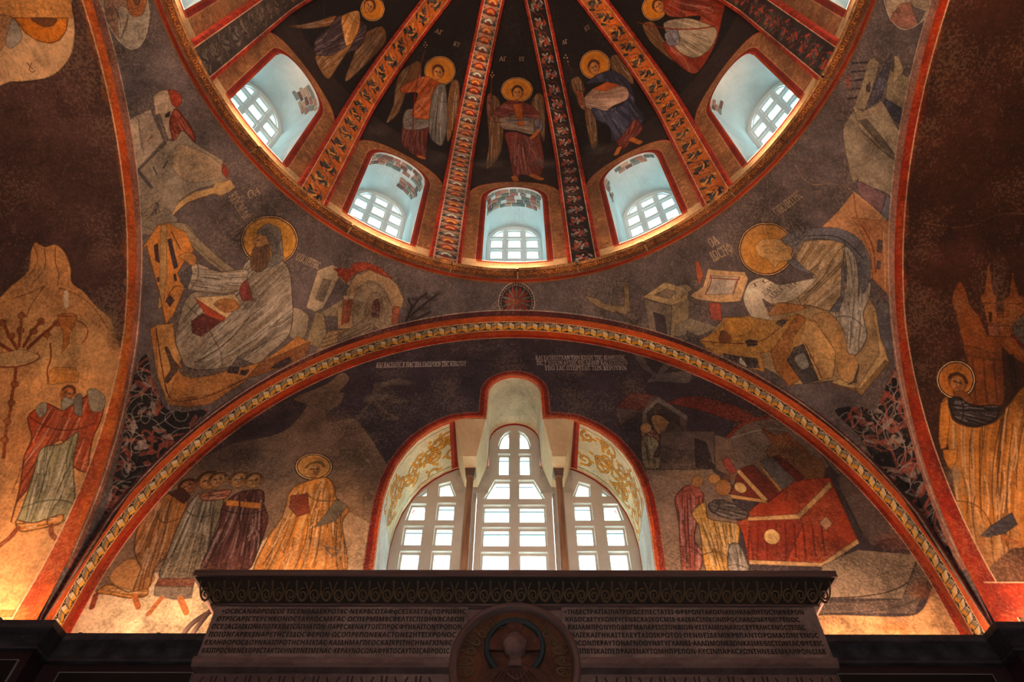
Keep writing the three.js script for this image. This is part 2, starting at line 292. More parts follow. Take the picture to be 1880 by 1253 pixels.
// the transverse arches left and right
{
  const R = SIDE.r * 2400;
  const left = new Fresco(-40, 1560, -900, 4600, 0.37, '#493430').run(leftArchPaint()), right = new Fresco(-40, 1560, -900, 4600, 0.37, '#402419').run(rightArchPaint());
  for (const f of [left, right]) {
    const c = f.c, s = f === left, border = (b) => lerp(165, 90, Math.min(1, Math.max(0, (b - 200) / 1700)));
    const col = s ? ['#b8561e', '#c87426', '#a63e16'] : ['#a8300f', '#b84a18', '#8a1f0c'];
    for (let b = -900; b < 4600; b += 3) { const n = pick(COARSE, b * 0.11, 40 + b * 0.02); c.fillStyle = n < 0.42 ? col[2] : n > 0.56 ? col[1] : col[0]; c.globalAlpha = 0.8; c.fillRect(0, f.y(b + 6), border(b) * f.k, 6 * f.k); } c.globalAlpha = 1; for (let i = 0; i < 400; i++) { c.globalAlpha = 0.2; c.fillStyle = col[i % 3]; c.beginPath(); c.ellipse(rnd() * 80 * f.k, rnd() * f.h, 10 + rnd() * 14, 10 + rnd() * 40, 0, 0, 7); c.fill(); } c.globalAlpha = 1;
    c.fillStyle = '#d0aa84'; for (let b = -900; b < 4600; b += 6) c.fillRect(border(b) * f.k, f.y(b + 12), 8 * f.k, 12 * f.k);
    if (!s) { c.fillStyle = '#962a10'; c.fillRect(0, f.y(300), f.w, 200 * f.k); c.fillStyle = '#d0aa84'; c.fillRect(95 * f.k, f.y(300), f.w, 9 * f.k); }
    f.age(1, 10);
  }
  for (const [s, f] of [[-1, left], [1, right]]) {
    const g = grid(14, 90, (u, v) => { const depth = u * 0.88, arc = lerp(-1.1, Math.PI + 1.1, v), below = arc < 0 ? arc * SIDE.r : arc > Math.PI ? (Math.PI - arc) * SIDE.r : 0, psi = Math.min(Math.PI, Math.max(0, arc)), p = sideArch(psi, s * (W + depth)); return [p[0], p[1] + below * 0.4, p[2], ...f.uv(depth * 2400, Math.min(arc, 1.75) * R)]; });
    mesh('transverse_vault', toMetres(g), f.material(), scene, 'structure');
    mesh(s < 0 ? 'wall_east' : 'wall_west', toMetres(box(s < 0 ? -2.05 : 1.89, s < 0 ? -1.89 : 2.05, -1.56, 1.25, -1.45, 1.45)), M.darkPlaster, scene, 'structure');
  }
}

// the narrow arch before the window wall, with its zigzag ribbon
{
  const ribbon = strip(2048, 96, (c, w, h) => {
    c.fillStyle = '#b9521e'; c.fillRect(0, 0, w, h); c.fillStyle = '#a84014'; c.fillRect(0, 68, w, 28);
    c.fillStyle = '#d9b48a'; c.fillRect(0, 25, w, 3); c.fillRect(0, 66, w, 3);
    c.fillStyle = '#15120f'; c.fillRect(0, 28, w, 38);
    for (let i = 0; i < 128; i++) { c.strokeStyle = '#d9c6a4'; c.lineWidth = 1.4; for (const y of [31, 63]) { c.beginPath(); c.arc(i * 16 + 4, y, 3, 0, 4); c.stroke(); c.beginPath(); c.arc(i * 16 + 12, y, 2.4, 2, 6); c.stroke(); } }
    const n = 90, p = w / n;
    for (let i = 0; i < n; i++) for (let half = 0; half < 2; half++) {
      const x = i * p + half * p / 2, up = half ? -8 : 2, dn = half ? 2 : -8, quad = (y0, y1, col) => { c.fillStyle = col; c.beginPath(); c.moveTo(x, y0 + up); c.lineTo(x + p / 2, y0 + dn); c.lineTo(x + p / 2, y1 + dn); c.lineTo(x, y1 + up); c.fill(); };
      quad(38, 52, half ? '#d8c8a4' : '#8a826c'); quad(52, 64, half ? '#f0b848' : '#dc9a2c'); quad(37, 39, '#d9c8a8');
      c.fillStyle = '#3a2a1c'; c.fillRect(x, 36 + up, 1, 26);
    }
  }, 0.8);
  const arc = (t) => (t < 0.07 ? [-1, FLAT * 0 - (0.07 - t) / 0.07 * 0.2] : t > 0.93 ? [1, -(t - 0.93) / 0.07 * 0.2] : [-Math.cos((t - 0.07) / 0.86 * Math.PI), FLAT * Math.sin((t - 0.07) / 0.86 * Math.PI)]);
  const g = grid(160, 3, (u, v) => { const [x, y] = arc(u); return [x, y, lerp(-D, LUNETTE_Z - 0.005, v), u, 1 - v]; });
  mesh('window_wall_arch', toMetres(g), ribbon.material(), scene, 'structure');
  const north = grid(100, 2, (u, v) => { const [x, y] = arc(u); return [x, y, lerp(NORTH, NORTH + 0.09, v), u, v]; });
  mesh('window_wall_arch', toMetres(north), M.darkPlaster, scene, 'structure');
}

// ------------------------------------------------------------------ the window wall
const SILL = -0.01;
const mirror = (pts) => [...pts, ...pts.slice().reverse().map(([x, y]) => [-x, y])];
const opening = (() => {                                    // outline of the three-light opening, from the left foot up and over
  const l = [[-0.335, SILL], [-0.342, 0.12], [-0.347, 0.22], [-0.348, 0.30], [-0.342, 0.36], [-0.330, 0.415], [-0.310, 0.465], [-0.283, 0.512], [-0.250, 0.548], [-0.215, 0.575], [-0.182, 0.593], [-0.140, 0.600], [-0.085, 0.602], [-0.083, 0.66], [-0.082, 0.715]];
  for (let i = 1; i <= 8; i++) l.push([-0.082 * Math.cos(i / 8 * Math.PI / 2), 0.715 + 0.082 * Math.sin(i / 8 * Math.PI / 2)]);
  l.pop();
  return [...l, [0, 0.797], ...l.slice().reverse().map(([x, y]) => [-x, y])];
})();
{
  const f = new Fresco(-2560, 2560, -500, 2560, 0.4, '#3a3036');
  f.run(lunettePaint());
  // red borders: along the arch and round the opening
  const line = (q, w, col) => { f.path(q.map((p) => [f.x(p[0] * 2400), f.y(p[1] * 2400)]), false, true); f.c.strokeStyle = col; f.c.lineWidth = w * f.k; f.c.stroke(); };
  const arch = Array.from({ length: 121 }, (_, i) => { const t = i / 120 * Math.PI; return [-Math.cos(t), FLAT * Math.sin(t)]; });
  line([[-1, -0.2], ...arch, [1, -0.2]], 76, '#9a2a10'); line([[-0.985, -0.2], ...arch.map(([x, y]) => [x * 0.985, y * 0.985]), [0.985, -0.2]], 8, '#c9a488');
  line(opening, 128, '#8a6a58'); line(opening, 116, '#7d1f14'); line(opening, 52, '#b8461c'); line(opening, 8, '#d9b48a');
  f.age(1, 26);
  const outer = Array.from({ length: 61 }, (_, i) => { const t = i / 60 * Math.PI; return [-1.03 * Math.cos(t), 1.04 * Math.sin(t)]; });
  const g = new THREE.ShapeGeometry(shapeOf([[-1.03, -0.2], ...outer, [1.03, -0.2]], [opening]), 1);
  const uv = g.attributes.uv; for (let i = 0; i < uv.count; i++) uv.setXY(i, ...f.uv(uv.getX(i) * 2400, uv.getY(i) * 2400));
  const wall = mesh('wall_south', toMetres(g.translate(0, 0, LUNETTE_Z)), f.material(), scene, 'structure');

  // the reveal: white plaster, scrollwork on the curved soffits, a red rim at the back
  const len = [0]; for (let i = 1; i < opening.length; i++) len.push(len[i - 1] + Math.hypot(opening[i][0] - opening[i - 1][0], opening[i][1] - opening[i - 1][1]));
  const total = len[len.length - 1], BACK = -1.345;
  const paint = strip(2048, 256, (c, w, h) => {
    const X = (i) => len[i] / total * w, n = opening.length;
    c.fillStyle = '#cfd2cd'; c.fillRect(0, 0, w, h);
    for (let i = 0; i < 900; i++) { c.globalAlpha = 0.35; c.strokeStyle = ['#e8ece9', '#a9a49c', '#c9a27a', '#b8c4c8'][i % 4]; c.lineWidth = 1 + rnd() * 2; const x = rnd() * w, y = rnd() * h; c.beginPath(); c.moveTo(x, y); c.lineTo(x + 10 + rnd() * 40, y + (rnd() - 0.5) * 6); c.stroke(); } c.globalAlpha = 1;
    for (const [i0, i1] of [[3, 10], [n - 11, n - 4]]) {
      const x0 = X(i0), x1 = X(i1), left = i0 < 9;
      c.fillStyle = '#d5c5a0'; c.fillRect(x0, 0, x1 - x0, h);
      c.strokeStyle = '#3a2c22'; c.lineWidth = 2; c.strokeRect(x0 - 10, 26, x1 - x0 - 4 + 10, h - 60);
      c.save(); c.beginPath(); c.rect(x0 - 20, 30, x1 - x0 + 10, h - 68); c.clip();
      for (let i = 0; i < 26; i++) {
        const x = lerp(x0, x1, rnd()), y = lerp(30, h - 40, rnd()), r = 14 + rnd() * 24, a = rnd() * 6.3, s = rnd() < 0.5 ? 1 : -1;
        for (const [col, lw] of [['#5a3a1c', 9], ['#cf8a22', 6]]) { c.strokeStyle = col; c.lineWidth = lw; c.beginPath(); for (let k = 0; k <= 30; k++) { const t = k / 30, g2 = a + s * t * 7, rr = r * (1.25 - t); c[k ? 'lineTo' : 'moveTo'](x + rr * Math.cos(g2), y + rr * Math.sin(g2)); } c.stroke(); }
        for (let k = 0; k < 3; k++) { const g2 = a + k * 2.1; c.fillStyle = '#cf8a22'; c.beginPath(); c.ellipse(x + r * 1.3 * Math.cos(g2), y + r * 1.3 * Math.sin(g2), 9, 6, g2, 0, 7); c.fill(); }
      }
      c.restore();
      const xe = left ? x1 : x0; c.fillStyle = '#a8371a'; c.fillRect(xe - 16, 0, 32, h); c.fillStyle = '#7d1f14'; c.fillRect(xe - 4, 0, 10, h);
    }
    c.fillStyle = '#c7b394'; c.fillRect(X(12) + 6, 0, X(n - 13) - X(12) - 12, h);
    c.fillStyle = '#d9b48a'; c.fillRect(0, h - 22, w, 4); c.fillStyle = '#8a2014'; c.fillRect(0, h - 18, w, 18); c.fillStyle = '#b8461c'; c.fillRect(0, 0, w, 10);
  }, 0.5);
  const reveal = [];
  for (let i = 0; i < opening.length - 1; i++) reveal.push(grid(1, 6, (u, v) => { const a = opening[i + u], k = 1 + 0.03 * v; return [a[0] * k, a[1], lerp(LUNETTE_Z, BACK - 0.06, v), len[i + u] / total, 1 - Math.min(1, v * 1.26)]; }));
  mesh('window_reveal', toMetres(mergeGeometries(reveal)), paint.material({ bumpScale: 0.002 }), wall);
  mesh('window_sill', toMetres(box(-0.345, 0.345, SILL - 0.03, SILL, BACK - 0.06, LUNETTE_Z)), M.reveal, wall);
  const out = new THREE.ShapeGeometry(shapeOf([[-1.9, -0.2], [-1.9, 1.25], [1.9, 1.25], [1.9, -0.2]], [opening.map(([x, y]) => [x * 1.03, y])]), 1);
  mesh('outer_face', toMetres(out.translate(0, 0, BACK - 0.06)), M.outside, wall);

  // the three lights: pierced plaster grilles with a step at each opening, a pane and a thin glazing bar in each
  const inset = (q, d) => { const cx = q.reduce((s, p) => s + p[0], 0) / q.length, cy = q.reduce((s, p) => s + p[1], 0) / q.length, w = Math.max(...q.map((p) => Math.abs(p[0] - cx))), h = Math.max(...q.map((p) => Math.abs(p[1] - cy))); return q.map((p) => [cx + (p[0] - cx) * (1 - d / w), cy + (p[1] - cy) * (1 - d / h)]); };
  const rect = (x0, x1, y0, y1) => [[x0, y0], [x1, y0], [x1, y1], [x0, y1]];
  const rowsY = [[0.389, 0.455], [0.306, 0.372], [0.229, 0.287], [0.150, 0.208], [0.070, 0.128]];
  const centre = { outline: mirror([[-0.116, SILL], [-0.116, 0.50], [-0.100, 0.53], [-0.0835, 0.575], [-0.0835, 0.72], [-0.077, 0.752], [-0.058, 0.781], [-0.03, 0.797]]), holes: [] };
  for (const s of [-1, 1]) {
    const m = (q) => q.map(([x, y]) => [x * s, y]);
    centre.holes.push(m([[0.013, 0.686], [0.054, 0.686], [0.054, 0.705], [0.047, 0.735], [0.034, 0.758], [0.013, 0.772]]), m(rect(0.013, 0.055, 0.573, 0.665)), m([[0.012, 0.477], [0.095, 0.477], [0.062, 0.553], [0.012, 0.553]]));
    for (const [y0, y1] of rowsY) centre.holes.push(m(rect(0.011, 0.096, y0, y1)));
  }
  const sideLight = (s) => {
    const m = (q) => q.map(([x, y]) => [x * s, y]), o = [[-0.154, SILL], [-0.154, 0.535], [-0.180, 0.596], [-0.220, 0.578], [-0.258, 0.549], [-0.291, 0.513], [-0.319, 0.466], [-0.340, 0.415], [-0.352, 0.36], [-0.358, 0.30], [-0.356, 0.2], [-0.345, SILL]];
    const holes = [[[-0.236, 0.487], [-0.181, 0.487], [-0.203, 0.547], [-0.238, 0.534]], [[-0.302, 0.487], [-0.269, 0.487], [-0.271, 0.519]], [[-0.327, 0.397], [-0.266, 0.397], [-0.269, 0.459], [-0.316, 0.459]], rect(-0.236, -0.178, 0.397, 0.462)];
    for (const [y0, y1] of [[0.309, 0.377], [0.229, 0.290], [0.150, 0.208], [0.070, 0.128]]) holes.push(rect(-0.327, -0.267, y0, y1), rect(-0.236, -0.178, y0, y1));
    return { outline: m(o), holes: holes.map(m) };
  };
  for (const [name, l] of [['window_1', centre], ['window_2', sideLight(-1)], ['window_3', sideLight(1)]]) {
    const w = group(name, 'structure');
    const front = slab(l.outline, l.holes, BACK - 0.012, BACK), back = slab(l.outline, l.holes.map((h) => inset(h, 0.006)), BACK - 0.024, BACK - 0.012);
    mesh('grille', toMetres(mergeGeometries([front, back])), M.grille, w);
    for (const h of l.holes) {
      const q = inset(h, 0.006), ys = q.map((p) => p[1]), y0 = Math.min(...ys), y1 = Math.max(...ys), yb = lerp(y0, y1, 0.83), xs = q.filter((p) => p[1] > lerp(y0, y1, 0.6)).map((p) => p[0]);
      const pane = mesh('pane', toMetres(slab(q, [], BACK - 0.022, BACK - 0.020)), M.glass, w);
      if (h.length === 4 && y1 - y0 > 0.05) mesh('glazing_bar', toMetres(box(Math.min(...xs), Math.max(...xs), yb - 0.0012, yb + 0.0012, BACK - 0.019, BACK - 0.015)), M.bar, pane);
    }
  }
  for (const s of [-1, 1]) mesh('window_mullion', toMetres(mergeGeometries([box(s < 0 ? -0.154 : 0.1188, s < 0 ? -0.1188 : 0.154, SILL, 0.53, BACK - 0.03, BACK - 0.002), box(s < 0 ? -0.184 : 0.082, s < 0 ? -0.082 : 0.184, 0.50, 0.61, BACK - 0.03, BACK + 0.0005)])), M.grille, wall);

  // the two small columns under their impost blocks
  for (const s of [-1, 1]) {
    const cx = s * 0.131, cz = -1.232, col = group('window_column');
    col.position.set(cx * UNIT, SPRING + SILL * UNIT, cz * UNIT);
    tag(col, s < 0 ? 'slim brown marble column between the middle light and the left light of the arched window' : 'slim brown marble column between the middle light and the right light of the arched window', 'column', 'columns of the three-light window');
    const local = (g) => { g.translate(-cx, -SILL, -cz); const p = g.attributes.position; for (let i = 0; i < p.count; i++) p.setXYZ(i, p.getX(i) * UNIT, p.getY(i) * UNIT, p.getZ(i) * UNIT); return g; };
    mesh('shaft', local(new THREE.CylinderGeometry(0.0105, 0.0115, 0.445, 8).rotateY(Math.PI / 8).translate(cx, SILL + 0.0225 + 0.2225, cz)), M.column, col);
    mesh('base', local(mergeGeometries([box(cx - 0.018, cx + 0.018, SILL, SILL + 0.012, cz - 0.018, cz + 0.018), new THREE.CylinderGeometry(0.013, 0.017, 0.0105, 16).translate(cx, SILL + 0.01725, cz)])), M.column, col);
    mesh('necking', local(new THREE.CylinderGeometry(0.013, 0.0115, 0.006, 16).translate(cx, 0.4605, cz)), M.column, col);
    mesh('capital', local(taper(0.4635, [cx - 0.0115, cx + 0.0115, cz - 0.0115, cz + 0.0115], 0.485, [cx - 0.016, cx + 0.016, cz - 0.02, cz + 0.02])), M.capital, col);
    const lo = s < 0 ? [-0.151, -0.112, -1.30, -1.163] : [0.112, 0.151, -1.30, -1.163], hi = s < 0 ? [-0.181, -0.0865, -1.33, -1.121] : [0.0865, 0.181, -1.33, -1.121];
    mesh('impost_block', local(taper(0.485, lo, 0.5985, hi)), M.impost, col);
  }
}

// ------------------------------------------------------------------ the dome
const B = DOME.top - DOME.y, arcTable = [0];
for (let i = 1; i <= 400; i++) { const a = (i - 1) / 400 * Math.PI / 2, b = i / 400 * Math.PI / 2; arcTable.push(arcTable[i - 1] + Math.hypot(DOME.r * (Math.cos(b) - Math.cos(a)), B * (Math.sin(b) - Math.sin(a)))); }
const DOME_FOOT = 1.15;
const domeAt = (t) => (t < 0 ? [DOME.r, DOME.y + t] : [DOME.r * Math.cos(t), DOME.y + B * Math.sin(t)]);   // t below 0: height under the springing; above: angle
const domeArc = (t) => (t < 0 ? DOME.y + t : DOME.y + arcTable[Math.round(t / (Math.PI / 2) * 400)]) - 1.13;
const WIN = { half: 0.118, sill: 1.236, spring: 1.735, top: 1.865, back: 1.144 };
const winTop = (phi) => WIN.spring + (WIN.top - WIN.spring) * Math.sqrt(Math.max(0, 1 - (phi * DOME.r / WIN.half) ** 2));
const dome = group('dome', 'structure');
{
  const R = DOME.r * 2400, f = new Fresco(-4420, 4420, 60, 5300, 0.2315, '#131013');
  for (let k = -3; k <= 3; k++) {                           // ground under each figure, then the patterned band round each window
    const a = k * Math.PI / 6 * R, c = f.c;
    c.fillStyle = '#2a2120'; c.fillRect(f.x(a - 600), f.y(2300), 1200 * f.k, 600 * f.k);
  }
  f.run(domePaint());
  for (let k = -3; k <= 3; k++) {
    const a = k * Math.PI / 6 * R, c = f.c, line = (grow, top) => { const q = [[a - WIN.half * 2400 - grow, 0]]; for (let i = 0; i <= 20; i++) { const t = i / 20 * Math.PI; q.push([a - (WIN.half * 2400 + grow) * Math.cos(t), (WIN.spring - 1.13) * 2400 + ((WIN.top - WIN.spring) * 2400 + top) * Math.sin(t)]); } q.push([a + WIN.half * 2400 + grow, 0]); return q.map((p) => [f.x(p[0]), f.y(p[1])]); };
    const fill = (q, col) => { f.path(q, false); c.fillStyle = col; c.fill(); };
    fill(line(200, 150), '#7d2a18'); fill(line(188, 138), '#b0774a'); fill(line(176, 126), '#93623c');
    c.save(); f.path(line(174, 124), false); c.clip();
    for (let i = 0; i < 2600; i++) { c.strokeStyle = ['#5a3420', '#c79058', '#d8ac74', '#6f4226'][i % 4]; c.globalAlpha = 0.7; c.lineWidth = 1; const x = f.x(a) + (rnd() - 0.5) * 1000 * f.k, y = f.y(60 + rnd() * 2000); c.beginPath(); c.arc(x, y, 1.5 + rnd() * 3, rnd() * 6, rnd() * 6 + 3); c.stroke(); }
    c.restore();
    fill(line(62, 40), '#c79a68'); fill(line(56, 34), '#7d1f14'); fill(line(20, 12), '#a8401c');
    c.fillStyle = '#d0ae7c'; c.fillRect(f.x(a - 460), f.y(262), 920 * f.k, 220 * f.k); c.fillStyle = '#a8401c'; c.fillRect(f.x(a - WIN.half * 2400 - 50), f.y(262), (WIN.half * 2 * 2400 + 100) * f.k, 30 * f.k);
  }
  f.age(0.8, 30, '#5a4f48');
  const painted = f.material(), plain = M.darkPlaster, half = WIN.half / DOME.r, edge = Math.PI / 12;
  for (let k = 0; k < 12; k++) {
    const c0 = (k > 6 ? k - 12 : k) * Math.PI / 6, show = Math.abs(c0) < 1.6, parts = [];
    const patch = (p0, p1, nu, t0, t1, nv) => parts.push(grid(nu, nv, (u, v) => { const phi = lerp(p0, p1, u), lo = typeof t0 === 'function' ? t0(phi) : t0, t = lerp(lo, t1, v), [r, y] = domeAt(t), g = c0 + phi; return [r * Math.sin(g), y, -r * Math.cos(g), ...(show ? f.uv(g * R, domeArc(t) * 2400) : [u, v])]; }));
    for (const [p0, p1, nu] of [[-edge, -half, 5], [-half, half, 16], [half, edge, 5]]) {
      const hole = nu === 16;
      patch(p0, p1, nu, 0, 1.5, 22);
      if (!hole) patch(p0, p1, nu, DOME_FOOT - DOME.y, 0, 6);
      else { patch(p0, p1, nu, DOME_FOOT - DOME.y, WIN.sill - DOME.y, 1); patch(p0, p1, 32, (phi) => winTop(phi) - DOME.y, 0, 3); }
    }
    mesh('gore', toMetres(mergeGeometries(parts)), show ? painted : plain, dome);
  }
  mesh('crown', toMetres(grid(48, 6, (u, v) => { const t = lerp(1.46, Math.PI / 2, v), [r, y] = domeAt(t); return [r * Math.sin(u * 6.2832), y - 0.004, -r * Math.cos(u * 6.2832)]; })), plain, dome);

  // ribs, each with its own painted ornament between red edges
  const edged = (c, w, h, bg) => { c.fillStyle = '#8f2412'; c.fillRect(0, 0, w, h); for (let y = 0; y < h; y += 8) { c.fillStyle = rnd() < 0.5 ? '#a8341a' : '#7d1c10'; c.globalAlpha = 0.5; c.fillRect(0, y, w, 8); } c.globalAlpha = 1; c.fillStyle = '#d9a888'; c.fillRect(w * 0.2, 0, w * 0.6, h); c.fillStyle = bg; c.fillRect(w * 0.22, 0, w * 0.56, h); };
  const shells = strip(192, 2048, (c, w, h) => { edged(c, w, h, '#b08a70'); for (let i = 0; i < 44; i++) { const y = h - i * h / 44, tone = [['#c2601c', '#e0a860', '#a83018'], ['#8a8678', '#d8cfb8', '#4a5058'], ['#a8301a', '#d88a50', '#c8641c']][i % 3]; c.fillStyle = '#3a4048'; for (const s of [-1, 1]) { c.beginPath(); c.ellipse(w / 2 + s * 34, y + 2, 20, 11, s * 0.6, 0, 7); c.fill(); } tone.forEach((col, k) => { c.fillStyle = col; c.beginPath(); c.ellipse(w / 2, y + 6, 36 - k * 11, 28 - k * 9, 0, Math.PI, 0); c.fill(); }); c.fillStyle = '#6a2a1c'; c.beginPath(); c.ellipse(w / 2, y + 12, 30, 7, 0, 0, 7); c.fill(); c.fillStyle = '#7d2c18'; for (const s of [-1, 1]) { c.beginPath(); c.arc(w / 2 + s * 46, y - 14, 5, 0, 7); c.fill(); } } });
  const leaves = (bg, cols, n, size) => strip(192, 2048, (c, w, h) => { edged(c, w, h, bg); c.save(); c.beginPath(); c.rect(w * 0.23, 0, w * 0.54, h); c.clip(); for (let i = 0; i < n; i++) { const y = h - i * h / n, s = i % 2 ? 1 : -1; c.strokeStyle = cols[0]; c.lineWidth = 3; c.beginPath(); c.arc(w / 2, y, 24, s > 0 ? -1.6 : 1.6, s > 0 ? 1.6 : 4.7); c.stroke(); for (let k = 0; k < 7; k++) { const a = s * (0.4 + k * 0.45) + rnd() * 0.5; c.fillStyle = cols[(k + i) % cols.length]; c.beginPath(); c.ellipse(w / 2 + s * 8 + Math.cos(a) * 30, y + Math.sin(a) * 30, size, size * 0.38, a + 0.5, 0, 7); c.fill(); } c.fillStyle = cols[1]; c.beginPath(); c.arc(w / 2, y, 6, 0, 7); c.fill(); } c.restore(); });
  const dark = leaves('#171416', ['#7a2a20', '#8f8a80', '#4f565c', '#93402a'], 46, 15), orange = leaves('#b05a1c', ['#2a2c30', '#3c4046', '#1d1c20', '#c98a3c'], 40, 18), scrolls = leaves('#3a302c', ['#4f463e', '#5f564a', '#2a2422'], 46, 16), redDark = leaves('#2a2220', ['#7d2a1c', '#a03a22', '#4f4a44', '#2a2a2c'], 46, 16);
  const kinds = { '-1': shells, 0: dark, 1: orange, '-2': orange, 2: redDark, '-3': scrolls };
  const mats = new Map(); const matOf = (k) => { const s = kinds[k] ?? orange; if (!mats.has(s)) mats.set(s, s.material({ bumpScale: 0.003 })); return mats.get(s); };
  for (let k = -6; k < 6; k++) {
    const g0 = (k + 0.5) * Math.PI / 6, w = 0.058, hgt = 0.022;
    const section = [[-w, -0.01, 0], [-w, hgt * 0.6, 0.1], [-w * 0.9, hgt, 0.14], [w * 0.9, hgt, 0.86], [w, hgt * 0.6, 0.9], [w, -0.01, 1]];
    const L = domeArc(1.36) - domeArc(DOME_FOOT - DOME.y);
    const g = grid(5, 60, (u, v) => {
      const t = v < 0.42 ? lerp(DOME_FOOT - DOME.y, 0, v / 0.42) : lerp(0, 1.36, (v - 0.42) / 0.58), [r, y] = domeAt(t), tt = Math.max(0, t), nr = -Math.cos(tt) / DOME.r, ny = -Math.sin(tt) / B, nl = Math.hypot(nr, ny), s = section[Math.round(u * 5)], h = s[1];
      const rr = r + nr / nl * h, yy = y + ny / nl * h, x = s[0];
      return [rr * Math.sin(g0) + x * Math.cos(g0), yy, -rr * Math.cos(g0) + x * Math.sin(g0), s[2], (domeArc(t) - domeArc(DOME_FOOT - DOME.y)) / L];
    });
    mesh('rib', toMetres(g), matOf(k), dome);
  }
  // outer shell of the drum and dome
  const shell = [];
  for (let k = 0; k < 12; k++) for (const s of [-1, 1]) shell.push(grid(4, 1, (u, v) => { const g = k * Math.PI / 6 + s * lerp(0.108, Math.PI / 12, u); return [1.2 * Math.sin(g), lerp(1.15, 1.9, v), -1.2 * Math.cos(g)]; }));
  shell.push(grid(48, 12, (u, v) => { const t = v * Math.PI / 2; return [1.2 * Math.cos(t) * Math.sin(u * 6.2832), 1.9 + 1.3 * Math.sin(t), -1.2 * Math.cos(t) * Math.cos(u * 6.2832)]; }), grid(48, 1, (u, v) => [1.2 * Math.sin(u * 6.2832), lerp(1.1, 1.2, v), -1.2 * Math.cos(u * 6.2832)]));
  mesh('outer_shell', toMetres(mergeGeometries(shell)), M.outside, dome);
}

